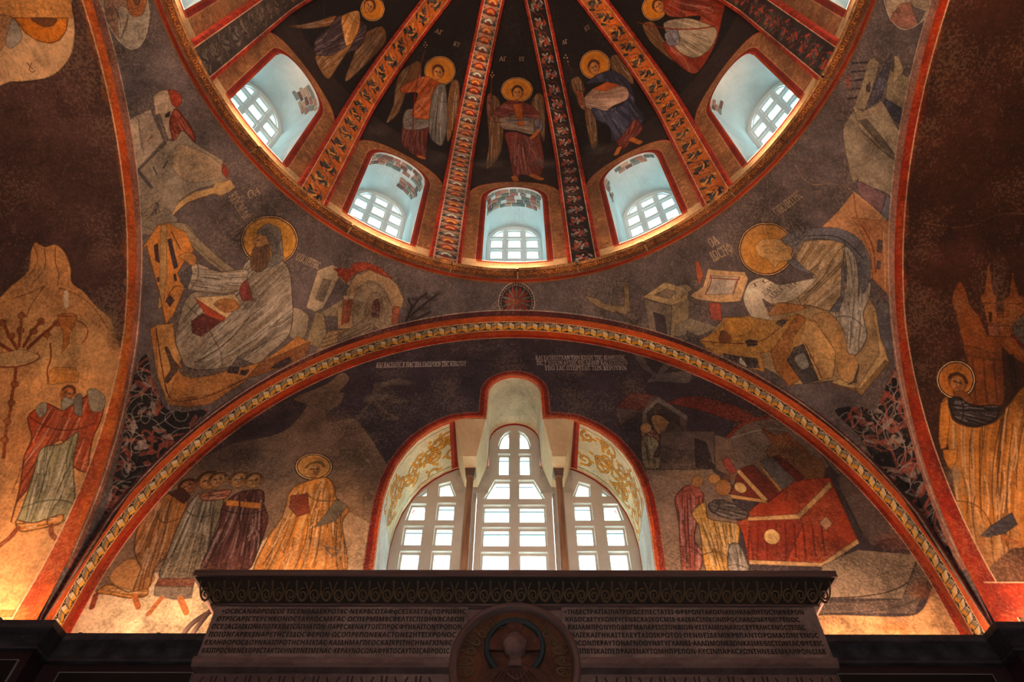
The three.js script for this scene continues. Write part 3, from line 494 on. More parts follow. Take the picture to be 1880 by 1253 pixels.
// the twelve dome windows; each is built round the axis and turned into place
{
  const n = 20, prof = [[-WIN.half, WIN.sill], [-WIN.half, 1.4], [-WIN.half, 1.6]];
  for (let i = 0; i <= n; i++) { const t = i / n * Math.PI; prof.push([-WIN.half * Math.cos(t), WIN.spring + (WIN.top - WIN.spring) * Math.sin(t)]); }
  prof.push([WIN.half, 1.6], [WIN.half, 1.4], [WIN.half, WIN.sill]);
  const inner = (x) => -Math.sqrt(DOME.r ** 2 - x * x);
  const reveal = []; let run = 0;
  const all = [...prof, [-WIN.half, WIN.sill]];
  for (let i = 0; i < all.length - 1; i++) { const a = all[i], b = all[i + 1], r0 = run; run += Math.hypot(b[0] - a[0], b[1] - a[1]); reveal.push(grid(i === all.length - 2 ? 12 : 1, 4, (u, v) => { const x = lerp(a[0], b[0], u), y = lerp(a[1], b[1], u); return [x * (1 + 0.04 * v), y, lerp(inner(x) + 0.002, -1.205, v), lerp(r0, run, u) * 2, v * 0.5]; })); }
  const revealGeometry = toMetres(mergeGeometries(reveal));
  const out = prof.map(([x, y]) => [x * 1.035, y]);
  const holes = [], arch = (x) => WIN.spring + (WIN.top - WIN.spring - 0.022) * Math.sqrt(Math.max(0, 1 - (x / (WIN.half * 1.035 - 0.012)) ** 2));
  const cols = [[-0.108, -0.047], [-0.033, 0.033], [0.047, 0.108]];
  for (let row = 0; row < 6; row++) { const y1 = 1.752 - row * 0.0935, y0 = y1 - 0.076; if (y0 > WIN.sill) for (const [x0, x1] of cols) holes.push([[x0, y0], [x1, y0], [x1, y1], [x0, y1]]); }
  holes.push([[-0.033, 1.770], [0.033, 1.770], [0.033, 1.832], [-0.033, 1.832]], [[-0.100, 1.770], [-0.047, 1.770], [-0.047, arch(-0.047)], [-0.075, arch(-0.075)]], [[0.100, 1.770], [0.075, arch(0.075)], [0.047, arch(0.047)], [0.047, 1.770]]);
  const shrink = (q, d) => { const cx = q.reduce((s, p) => s + p[0], 0) / q.length, cy = q.reduce((s, p) => s + p[1], 0) / q.length, w = Math.max(...q.map((p) => Math.abs(p[0] - cx))), h = Math.max(...q.map((p) => Math.abs(p[1] - cy))); return q.map((p) => [cx + (p[0] - cx) * (1 - d / w), cy + (p[1] - cy) * (1 - d / h)]); };
  const grilleGeometry = toMetres(mergeGeometries([slab(out, holes, -WIN.back - 0.008, -WIN.back), slab(out, holes.map((h) => shrink(h, 0.007)), -WIN.back - 0.016, -WIN.back - 0.008)]));
  const paneGeometry = holes.map((h) => toMetres(slab(shrink(h, 0.006), [], -WIN.back - 0.0145, -WIN.back - 0.013)));
  const brickTones = ['#a8776c', '#8a8f88', '#b58a78', '#6f7c7a', '#c2a48e', '#7d5a54'].map((c) => standard({ color: c, ...plasterBump }));
  // bricks laid bare where the plaster of a soffit has gone: [window, from, to (angle over the arch, 0 = left spring), courses deep]
  const patches = { 0: [[0.08, 0.92, 5]], 11: [[0.12, 0.6, 3], [0.6, 0.98, 7]], 1: [[0.35, 0.85, 2], [0.0, 0.16, 5]], 10: [[0.62, 0.92, 5]], 2: [[0.1, 0.24, 3]] };
  const brickShapes = [0.030, 0.024, 0.036].map((l) => new THREE.BoxGeometry(l * UNIT, 0.006 * UNIT, 0.0125 * UNIT));
  for (let k = 0; k < 12; k++) {
    const w = group(`window_${k + 4}`, 'structure');
    w.rotation.y = -k * Math.PI / 6;
    mesh('reveal', revealGeometry, M.reveal, w); mesh('grille', grilleGeometry, M.domeGrille, w);
    for (const g of paneGeometry) mesh('pane', g, M.glass, w);
    for (const [t0, t1, courses] of patches[k] ?? []) for (let c = 0; c < courses; c++) {
      let t = t0 + (c % 2) * 0.03 + rnd() * 0.02;
      while (t < t1 - c * 0.012) {
        const s = Math.floor(rnd() * 3), l = [0.030, 0.024, 0.036][s], a = t * Math.PI, x = -WIN.half * Math.cos(a), y = WIN.spring + (WIN.top - WIN.spring) * Math.sin(a), slope = Math.atan2((WIN.top - WIN.spring) * Math.cos(a), WIN.half * Math.sin(a)), ds = Math.hypot(WIN.half * Math.sin(a), (WIN.top - WIN.spring) * Math.cos(a));
        if (rnd() < 0.88) { const b = mesh('brick', brickShapes[s], brickTones[Math.floor(rnd() * 6)], w); const z = inner(x) - 0.014 - c * 0.0165; b.position.set(x * (1 + 0.04 * (c * 0.0165) / 0.25) * UNIT, SPRING + (y - 0.0015 - rnd() * 0.001) * UNIT, z * UNIT); b.rotation.z = slope; }
        t += (l + 0.004) / ds / Math.PI;
      }
    }
  }
}

// the ring of carved stones at the foot of the dome
{
  const ring = group('dome_cornice', 'structure');
  const stone = (p0, p1, jog) => { const prof = [[0.963, 1.1345, 0.95], [0.9615, 1.138, 0.9], [0.958, 1.138, 0.86], [0.956, 1.1348, 0.72], [0.934 - jog, 1.1365, 0.22], [0.931 - jog, 1.140, 0.16], [0.931 - jog, 1.152, 0.1], [0.9355, 1.156, 0.05], [0.975, 1.1565, 0.02]]; return grid(14, prof.length - 1, (u, v) => { const k = v * (prof.length - 1), i = Math.min(prof.length - 2, Math.floor(k)), t = k - i, r = lerp(prof[i][0], prof[i + 1][0], t), y = lerp(prof[i][1], prof[i + 1][1], t), g = lerp(p0, p1, u); return [r * Math.sin(g), y, -r * Math.cos(g), (lerp(p0, p1, u)) * 1.9, lerp(prof[i][2], prof[i + 1][2], t)]; }); };
  const ornament = new Fresco(0, 1024, 0, 96, 1, '#8a5a34');
  { const c = ornament.c; c.fillStyle = '#b98148'; c.fillRect(0, 78, 1024, 18); c.fillStyle = '#6a3a1e'; c.fillRect(0, 30, 1024, 46); for (let i = 0; i < 64; i++) { c.strokeStyle = ['#b87a34', '#c98a3c', '#8f5626'][i % 3]; c.lineWidth = 5; c.beginPath(); c.arc(i * 16 + 8, 54 + (i % 2) * 6, 9 + rnd() * 5, rnd() * 6, rnd() * 6 + 4); c.stroke(); c.fillStyle = '#a5672c'; c.beginPath(); c.ellipse(i * 16, 44 + rnd() * 22, 8, 4, rnd() * 3, 0, 7); c.fill(); } c.fillStyle = '#6a4a38'; c.fillRect(0, 0, 1024, 26); }
  ornament.age(1.3, 4);
  const om = ornament.material({ roughness: 0.75 }); om.map.wrapS = THREE.RepeatWrapping; om.bumpMap = om.map; om.bumpScale = 0.008;
  const cuts = [-3.0, -2.5, -2.0, -1.52, -1.02, -0.62, -0.235, 0.012, 0.235, 0.49, 0.83, 1.27, 1.75, 2.25, 2.75, 2 * Math.PI - 3.0];
  for (let i = 0; i < cuts.length - 1; i++) mesh('stone', toMetres(stone(cuts[i] + 0.0022, cuts[i + 1] - 0.0022, rnd() * 0.004)), om, ring);
  const band = strip(1024, 64, (c, w, h) => { c.fillStyle = '#a8381a'; c.fillRect(0, 0, w, h); c.fillStyle = '#b5683c'; c.fillRect(0, 0, w, 20); c.fillStyle = '#c9a890'; c.fillRect(0, h - 5, w, 5); });
  mesh('painted_band', toMetres(grid(120, 3, (u, v) => { const g = u * 6.2832, r = lerp(RING.r + 0.001, 0.9625, v), y = lerp(RING.y - 0.002, 1.1352, v); return [r * Math.sin(g), y, -r * Math.cos(g), u * 4, 1 - v]; })), (() => { const m = band.material(); m.map.wrapS = THREE.RepeatWrapping; return m; })(), ring);
  mesh('mortar_bed', toMetres(grid(120, 1, (u, v) => { const g = u * 6.2832, r = lerp(0.9625, 0.936, v); return [r * Math.sin(g), lerp(1.1385, 1.1395, v), -r * Math.cos(g)]; })), M.impost, ring);
}

// ------------------------------------------------------------------ roof slab, floor, far walls, marble walls below, cornices
{
  const roof = new THREE.Shape([[-2.05, -1.45], [2.05, -1.45], [2.05, 1.45], [-2.05, 1.45]].map((p) => new THREE.Vector2(...p))), hole = new THREE.Path(); hole.absarc(0, 0, 1.19, 0, Math.PI * 2); roof.holes.push(hole);
  mesh('ceiling', toMetres(new THREE.ExtrudeGeometry(roof, { depth: 0.06, bevelEnabled: false, curveSegments: 48 }).rotateX(-Math.PI / 2).translate(0, 1.2, 0)), M.outside, scene, 'structure');
  mesh('floor', toMetres(box(-1.95, 1.95, -1.6, -1.5417, -1.3, 1.35)), standard({ map: mottled('#5a544e', '#79716a', 0.8), roughness: 0.5 }), scene, 'structure');
  mesh('wall_north', toMetres(mergeGeometries([box(-2.0, -0.22, -1.56, 1.19, 1.18, 1.35), box(0.22, 2.0, -1.56, 1.19, 1.18, 1.35), box(-0.22, 0.22, -0.62, 1.19, 1.18, 1.35)])), M.darkPlaster, scene, 'structure');  // gap in the middle: unseen doorway, placed to let daylight onto the tomb front
  const lower = mesh('wall_south_lower', toMetres(mergeGeometries([box(-1.0, 1.02, -1.56, -0.162, -1.3, -1.036), box(-1.95, -0.948, -1.56, -0.162, -1.3, -0.986), box(0.985, 1.95, -1.56, -0.162, -1.3, -0.986)])), M.panelSurround, scene, 'structure');
  for (const [x0, x1, z] of [[-1.40, -0.965, -0.9855], [1.00, 1.40, -0.9855], [-0.905, -0.64, -1.0355], [0.64, 0.945, -1.0355]]) {
    mesh('panel', toMetres(box(x0, x1, -0.75, -0.213, z, z + 0.003)), M.wallPanel, lower);
    const w = 0.0016; for (const b of [[x0 - w, x1 + w, -0.213, -0.213 + w], [x0 - w, x1 + w, -0.75 - w, -0.75], [x0 - w, x0, -0.75, -0.213], [x1, x1 + w, -0.75, -0.213]]) mesh('inlay', toMetres(box(...b, z, z + 0.004)), M.inlay, lower);
  }
  const prof = [[-0.09, -0.148], [0.035, -0.148], [0.037, -0.150], [0.037, -0.163], [0.033, -0.166], [0.020, -0.172], [0.010, -0.180], [0.006, -0.186], [0.009, -0.1885], [0.009, -0.193], [-0.01, -0.195]];
  for (const s of [-1, 1]) {
    const cx = s < 0 ? -0.947 : 0.984;
    const g = sweep([[s * 1.89, -0.985], [cx, -0.985], [cx, -1.035], [s * 0.607, -1.035]], prof, s < 0 ? -1 : 1);
    mesh('cornice', toMetres(g), M.corniceStone, scene, 'structure');
    const gn = sweep([[s * 1.89, 1.10], [s * 1.002, 1.10], [s * 1.002, 1.13], [s * 0.01, 1.13]], prof, s < 0 ? 1 : -1);
    mesh('cornice', toMetres(gn), M.corniceStone, scene, 'structure');
  }
}

// ------------------------------------------------------------------ the carved tomb front under the window
{
  const Z = -0.95, t = group('tomb_front');
  t.position.set(0, SPRING - 0.62 * UNIT, -1.02 * UNIT);
  tag(t, 'carved marble tomb front with a long inscription and a worn bust under an arch', 'tomb');
  const local = (g) => { g = toMetres(g); g.translate(0, -(SPRING - 0.62 * UNIT), 1.02 * UNIT); return g; };
  const part = (name, g, m, parent = t) => mesh(name, local(g), m, parent);
  part('slab', mergeGeometries([box(-0.606, 0.606, -0.222, -0.112, -1.088, Z - 0.006), box(-0.606, 0.606, -0.62, -0.2435, -1.088, Z - 0.018)]), M.marble);
  part('crown_moulding', taper(-0.114, [-0.611, 0.611, -1.088, Z], -0.0755, [-0.652, 0.652, -1.088, -0.9125]), M.carvedBed);
  part('crown_lip', mergeGeometries([box(-0.656, 0.656, -0.0755, -0.0616, -1.088, -0.9085)]), M.marble);
  part('fillet', mergeGeometries([box(-0.615, 0.615, -0.1185, -0.114, -1.087, Z + 0.004)]), M.marble);
  // scrolls along the sloping face
  const across = new THREE.Vector3(0, 0.0385, 0.0375).normalize(), pitch = 0.0246, n = 52;
  const curl = (flip) => { const pts = []; for (let i = 0; i <= 40; i++) { const k = i / 40, a = flip * (1.2 + k * 9.5), r = 0.0105 * (1.05 - 0.85 * k); pts.push(new THREE.Vector3(r * Math.cos(a) * 0.95, 0.022 + across.y * 0 + r * 1.25 * Math.sin(a) - 0.004, 0)); } return pts; };
  const stem = (flip) => [[-0.0115, 0.046], [-0.0118, 0.03], [-0.009, 0.014], [-0.002, 0.006], [0.007, 0.012], [0.0105, 0.026], [0.004, 0.044]].map(([x, y]) => new THREE.Vector3(flip * x, y, 0));
  const scrollShape = (flip) => { const g = mergeGeometries([new THREE.TubeGeometry(new THREE.CatmullRomCurve3(curl(flip)), 30, 0.0019, 5), new THREE.TubeGeometry(new THREE.CatmullRomCurve3(stem(flip)), 16, 0.0017, 5)]); g.rotateX(Math.atan2(0.0375, 0.0385)); g.scale(UNIT, UNIT, UNIT); return g; };
  const shapes = [scrollShape(1), scrollShape(-1)];
  for (let i = 0; i < n; i++) { const s = mesh('scroll', shapes[i % 2], M.carved, t); s.position.set((i - (n - 1) / 2) * pitch * UNIT, (0.62 - 0.1145) * UNIT, (Z + 0.0015 + 1.02) * UNIT); }
  for (const s of [-1, 1]) for (let i = 0; i < 4; i++) { const c = mesh('scroll', shapes[i % 2], M.carved, t); c.position.set(s * 0.6125 * UNIT, (0.62 - 0.1145) * UNIT, (Z - 0.02 - i * 0.028 + 1.02) * UNIT); c.rotation.y = s * Math.PI / 2; }
  // inscription, cut and blackened
  const lines = [
    ['+ΟC8CΑΝΑΘΡΟΙCΟΙ ΤΙCΕΝΘΑΔΕΚΡΟΤ8C·ΝΕΚΡ8CΟΤΑΦqCΕΞΕΛΕΓΧqΤΟΡΝΙΚΗC', 'ΟΤΡΙCΑΡΙCΤΕΥCΗΚΟΝΟCΤΑΥΛΟCΜΕΓΑC·ΩCΠΕΡΜΙΜ8CΒΕΛΤΙCΠΙΘΗΚ8CΛΕΩΝ', 'ΟCΕΞΑCΙΛΙΚΩΝΑΠΟΤΕΧΘΕΙCΑΙΜΑΤΩΝ·ΠΑΡΕCΧΕΝΑΥΤΟΙCΠΡΟCΦΥΗΚΑΙΤΟΝΤΡΟΠΟΝ', 'ΠΟΙΟΝΓΑΡ8ΧΕΝΑΡΕΤΗCΕΙΔΟCΦΕΡΩΝ·ΩCΟΠΡΕΠΩΝΕΚΑCΤΟΝΕΖΗΤΕΙΧΡΟΝΟC', 'ΕΧΛΗΦΟΡΟCΔΟΥΝΚΑΙΠΡΟΤΗCΗΛΙΚΙΑC·ΚΑΙΔΗΜΑΓΩΓΟCΚΑΙΚΡΙΤΗCΗΝΑΓΧΙΝ8C', 'ΚΑΙΠΡΟCΜΕΝΕΧΘΡ8CΤΑΚΤΙΚΗΝΕΠΝΕΙΜΕΝΑC·ΚΕΡΑΥΝΟCΩΝΑΦΥΚΤΟCΑΥΤΟΙCΑΘΡΟΟΙC'],
    ['+ΤΗΔΕCΤΡΑΤΙΑΙΠΑΤΡΙΚΩCΕΠΕCΤΑΤΕΙ·ΦΡ8ΡΩΝΤΑΚΟΙΝΑΜΗΚΛΑΠΗΤΟCΥΜΦΕΡΟΝ', 'ΚΗΔΟCΔΕΤΥΧΩΝΕΥΓΕΝ8CΚΑΙΚΟCΜΙ8·ΚΑΙΒΑCΙΛΙΚΟΝΠΡΟCΛΑΒΩΝΑΥΘΙCΓΕΝΟC', 'ΚΑΙΛΑΜΠΡΟΝΥΠΟΔΕΙΓΜΑΠΑΡΕΙCΤΟΝΒΙΟΝ·ΚΕΙΤΑΙΜΟΝΑΧΟCΕΥΤΕΛΗCΕΝΟCΤΕΟΙC', 'ΗΛΙΕΚΑΙΓΗΚΑΙΤΕΛΕΥΤΑΙΟΙΚΡΟΤΟΙ·ΠΕΝΘΕΙΔΕΜΙΚΡ8ΠΑΝΤΟΡΩΜΑΙΩΝΓΕΝΟC', 'ΟCΟΝΠΕΡΑΥΤΟΝΑΓΝΟΟΥΝ8ΤΥΓΧΑΝΕΙ·ΑΛΛΩΜΟΝΕΖΩΝΚΑΙΜΕΘΙCΤΩΝΤΑCΦΥCΕΙC', 'ΕΙΠ8ΤΙΚΑΙΠΕΠΡΑΧΕΝΑΥΤΩΜΗΠΡΕΠΟΝ·ΛΥCΙΝΠΑΡΑCΧΩΝΤΗΝΕΔΕΜΚΛΗΡΟΝΔΙΔ8'],
  ];
  const spans = [[[-0.590, -0.098], [-0.594, -0.100], [-0.598, -0.104], [-0.598, -0.115], [-0.600, -0.121], [-0.600, -0.125]], [[0.098, 0.580], [0.100, 0.566], [0.104, 0.572], [0.108, 0.592], [0.112, 0.596], [0.116, 0.594]]];
  const bounds = [[-0.604, -0.094], [0.094, 0.604]];
  bounds.forEach(([x0, x1], side) => {
    const f = new Fresco(x0 * 2400, x1 * 2400, -0.2215 * 2400, -0.1185 * 2400, 1.55, '#84665e');
    const bump = document.createElement('canvas'); bump.width = f.w; bump.height = f.h; const b = bump.getContext('2d'); b.fillStyle = '#fff'; b.fillRect(0, 0, f.w, f.h);
    f.age(0.8, 4);
    lines[side].forEach((str, i) => { const y = -0.1335 - i * 0.0162, [s0, s1] = spans[side][i], h = 0.0104 * 2400; for (const [c, col] of [[f.c, '#150e0e'], [b, '#222222']]) { c.save(); c.translate(f.x(s0 * 2400), f.y(y * 2400)); c.font = `bold ${h * f.k * 1.36}px sans-serif`; c.fillStyle = col; c.scale((s1 - s0) * 2400 * f.k / c.measureText(str).width, 1); c.fillText(str, 0, 0); c.restore(); } });
    const bt = new THREE.CanvasTexture(bump);
    const inner = side ? 1 : -1, edge = [[inner * 0.604, -0.2215], [inner * 0.604, -0.1185], [inner * 0.094, -0.1185]];
    for (let k = 0; k <= 8; k++) { const y = lerp(-0.165, -0.2215, k / 8); edge.push([inner * Math.sqrt(0.118 ** 2 - (y + 0.2365) ** 2), y]); }
    const g = slab(side ? edge.slice().reverse() : edge, [], Z - 0.0065, Z - 0.0005), uv = g.attributes.uv, p = g.attributes.position; for (let i = 0; i < uv.count; i++) uv.setXY(i, (p.getX(i) - x0) / (x1 - x0), (p.getY(i) + 0.2215) / 0.103);
    part('inscription_panel', g, f.material({ roughness: 0.6, bumpMap: bt, bumpScale: 0.006 }));
    mesh('lower_moulding', local(sweep([[side ? 0.118 : -0.606, Z - 0.02], [side ? 0.606 : -0.118, Z - 0.02]], [[0, -0.220], [0.020, -0.2215], [0.029, -0.2265], [0.029, -0.2375], [0.024, -0.2435], [0, -0.2455]], -1)), M.marble, t);
  });
  // arch over the bust
  const cy = -0.2365, ringPts = []; for (let i = 0; i <= 48; i++) { const a = -0.9 + i / 48 * (Math.PI + 1.8); ringPts.push([Math.cos(a), Math.sin(a)]); }
  const archProfile = [[0.1245, Z - 0.012], [0.1235, Z + 0.008], [0.119, Z + 0.013], [0.113, Z + 0.012], [0.109, Z + 0.004], [0.108, Z - 0.02]];
  part('arch_moulding', grid(48, 5, (u, v) => { const q = ringPts[Math.round(u * 48)], k = archProfile[Math.round(v * 5)]; return [q[0] * k[0], cy + q[1] * k[0], k[1], u, v]; }), M.marble);
  part('niche', new THREE.CircleGeometry(0.1215, 40).translate(0, cy, Z - 0.0035), M.ochreStone);
  part('spandrel', mergeGeometries([box(-0.094, 0.094, -0.1215, -0.1185, Z - 0.0065, Z - 0.001)]), M.marble);
  // leaf scrolls inside the arch
  for (let i = 0; i < 16; i++) { const a = -0.15 + i / 15 * (Math.PI + 0.3), s = mesh('leaf_scroll', shapes[i % 2], M.carved, t); s.position.set(0.074 * Math.cos(a) * UNIT, (0.62 + cy + 0.074 * Math.sin(a)) * UNIT, (Z + 0.001 + 1.02) * UNIT); s.rotation.set(-Math.atan2(0.0375, 0.0385), 0, 0); s.rotation.order = 'ZXY'; s.rotation.z = a - Math.PI / 2; s.scale.setScalar(0.72); }
  // the bust: halo ring with cross arms, worn round head, neck and draped shoulders
  const hy = -0.203, bust = new THREE.Group(); bust.name = 'bust'; bust.userData.label = 'worn faceless bust with a dark ringed halo'; t.add(bust);
  part('halo_ring', new THREE.TorusGeometry(0.0535, 0.0055, 8, 64).scale(1, 1, 0.6).translate(0, hy, Z + 0.004), M.blueRing, bust);
  for (const [a, w] of [[0, 0.0155], [Math.PI / 2 - 0.12, 0.013], [-Math.PI / 2 + 0.12, 0.013]]) part('halo_arm', taper(0.018, [-w * 0.8, w * 0.8, -0.004, 0.005], 0.0485, [-w, w, -0.004, 0.005]).rotateZ(a).translate(0, hy, Z + 0.001), M.ochreStone, bust);
  const lumpy = (g, k) => { const p = g.attributes.position; for (let i = 0; i < p.count; i++) { const x = p.getX(i), y = p.getY(i), z = p.getZ(i), s = 1 + k * (Math.sin(x * 310 + 1) * Math.sin(y * 270) + Math.sin(z * 350 + y * 190)); p.setXYZ(i, x * s, y * s, z * s); } g.computeVertexNormals(); return g; };
  part('head', lumpy(new THREE.SphereGeometry(0.0235, 32, 24).scale(1, 1.1, 0.75), 0.025).translate(0, hy, Z + 0.008), M.marble, bust);
  part('neck', new THREE.CylinderGeometry(0.011, 0.017, 0.026, 20).scale(1, 1, 0.8).translate(0, hy - 0.031, Z + 0.006), M.marble, bust);
  const outline = [[0.012, hy - 0.036], [0.024, hy - 0.043], [0.046, hy - 0.050], [0.062, hy - 0.062], [0.072, hy - 0.085], [0.078, hy - 0.12]];
  const torso = new THREE.ExtrudeGeometry(shapeOf([...outline.slice().reverse().map(([x, y]) => [-x, y]), ...outline]), { depth: 0.006, bevelEnabled: true, bevelSize: 0.005, bevelThickness: 0.007, bevelSegments: 3 });
  part('shoulders', torso.translate(0, 0, Z - 0.002), M.ochreStone, bust);
  for (let i = 0; i < 9; i++) { const x = -0.05 + i * 0.0125, c = new THREE.CatmullRomCurve3([new THREE.Vector3(x * 0.5, hy - 0.05, Z + 0.010), new THREE.Vector3(x * 0.9, hy - 0.075, Z + 0.0115), new THREE.Vector3(x * 1.2, hy - 0.115, Z + 0.0105)]); part('drapery_fold', new THREE.TubeGeometry(c, 8, 0.0018, 5), M.ochreStone, bust); }
part('neckline', new THREE.TubeGeometry(new THREE.CatmullRomCurve3([new THREE.Vector3(-0.022, hy - 0.044, Z + 0.009), new THREE.Vector3(-0.008, hy - 0.06, Z + 0.0115), new THREE.Vector3(0.004, hy - 0.066, Z + 0.0118), new THREE.Vector3(0.024, hy - 0.045, Z + 0.009)]), 16, 0.0016, 5), M.marble, bust);
  // dim carving below the inscription
  for (const s of [-1, 1]) for (let i = 0; i < 14; i++) { const c = mesh('leaf_scroll', shapes[i % 2], M.marbleDark, t); c.position.set(s * (0.165 + i * 0.032) * UNIT, (0.62 - 0.296) * UNIT, (Z - 0.017 + 1.02) * UNIT); c.rotation.x = -Math.atan2(0.0375, 0.0385); }
}

// ------------------------------------------------------------------ cables beside the tomb front, lamps behind the cornice edges
{
  const tube = (pts, label) => { const c = new THREE.CatmullRomCurve3(pts.map(([x, y, z]) => new THREE.Vector3(x * UNIT, SPRING + y * UNIT, z * UNIT))), m = mesh('cable', new THREE.TubeGeometry(c, 30, 0.0052 * UNIT, 10), M.cable); tag(m, label, 'cable', 'cables left of the tomb front'); return m; };
  tube([[-0.664, -0.052, -1.075], [-0.680, -0.066, -1.072], [-0.694, -0.086, -1.066], [-0.701, -0.107, -1.06], [-0.701, -0.128, -1.055], [-0.698, -0.1425, -1.05]], 'grey cable curving from the tomb front to the cornice, the outer bowed one');
  tube([[-0.663, -0.056, -1.06], [-0.671, -0.080, -1.058], [-0.677, -0.104, -1.054], [-0.680, -0.126, -1.05], [-0.681, -0.1425, -1.046]], 'grey cable from the tomb front to the cornice, the straighter inner one');
}
function lampStrip(label, x, y, z, length, turn, tilt, power, clips) {     // a strip of warm lamps lying on a ledge, shining up
  const g = group('lamp_strip');
  g.position.set(x * UNIT, SPRING + y * UNIT, z * UNIT); g.rotation.y = turn;
  tag(g, label, 'lamp', 'warm lamp strips behind the ledges');
  const L = length * UNIT;
  mesh('tray', new THREE.BoxGeometry(L, 0.008, 0.03).translate(0, 0.004, 0), M.clip, g);
  mesh('light_bar', new THREE.BoxGeometry(L * 0.99, 0.006, 0.018).translate(0, 0.011, 0), M.led, g);
  for (const c of clips) mesh('bracket', new THREE.BoxGeometry(0.016, 0.016, 0.02).translate(c * UNIT, 0.008, 0.028), M.clip, g);
  const light = new THREE.RectAreaLight(LED_COLOR, power, L * 0.99, 0.018);
  light.position.set(0, 0.0155, 0); light.rotation.set(Math.PI / 2 - tilt, 0, 0);
  g.add(light);
}
const LEDGE = -0.148;
lampStrip('long warm lamp strip on the cornice left of the tomb front', -0.79, LEDGE, -1.025, 0.27, 0, 0.12, LED_WALL, [-0.10, 0.06]);
lampStrip('long warm lamp strip on the cornice right of the tomb front', 0.80, LEDGE, -1.025, 0.36, 0, 0.12, LED_WALL, [0.14]);
lampStrip('warm lamp strip on top of the tomb front, left of the window', -0.50, -0.0616, -1.01, 0.28, 0, 0.12, LED_WALL, []);
lampStrip('warm lamp strip on top of the tomb front, right of the window', 0.50, -0.0616, -1.01, 0.28, 0, 0.12, LED_WALL, []);
lampStrip('warm lamp strip on the cornice under the left arch painting', -1.33, LEDGE, -0.968, 0.6, 0, 0.1, LED_SIDE, [0.30]);
lampStrip('warm lamp strip on the cornice under the right arch painting', 1.36, LEDGE, -0.968, 0.6, 0, 0.1, LED_SIDE, []);
lampStrip('unseen warm lamp strip on the far cornice behind the viewer, left half, lighting the pendentives', -0.5, LEDGE, 1.075, 0.8, Math.PI, 0.3, LED_UNSEEN_BACK, []);  // both far strips are out of view, strength set to light the pendentives
lampStrip('unseen warm lamp strip on the far cornice behind the viewer, right half, lighting the pendentives', 0.5, LEDGE, 1.075, 0.8, Math.PI, 0.3, LED_UNSEEN_BACK, []);
lampStrip('unseen warm lamp strip on top of the tomb front, below the middle of the window, lighting its grille', 0, -0.0616, -1.03, 0.6, 0, 0.25, LED_UNSEEN_MIDDLE, []);  // unseen strip, placed to light the window grille and imposts warmly
for (let k = 0; k < 12; k++) {
  const a = k * Math.PI / 6, names = ['middle dome window', 'dome window right of the middle one', 'dome window at the upper right', 'dome window in the top right corner', 'fourth dome window on the right', 'fifth dome window on the right', 'dome window opposite the middle one', 'fifth dome window on the left', 'fourth dome window on the left', 'dome window in the top left corner', 'dome window at the upper left', 'dome window left of the middle one'];
  lampStrip(`warm lamp strip on the dome ledge under the ${names[k]}`, 0.9425 * Math.sin(a), 1.157, -0.9425 * Math.cos(a), 0.22, -a, 0.0, LED_DOME, []);
}

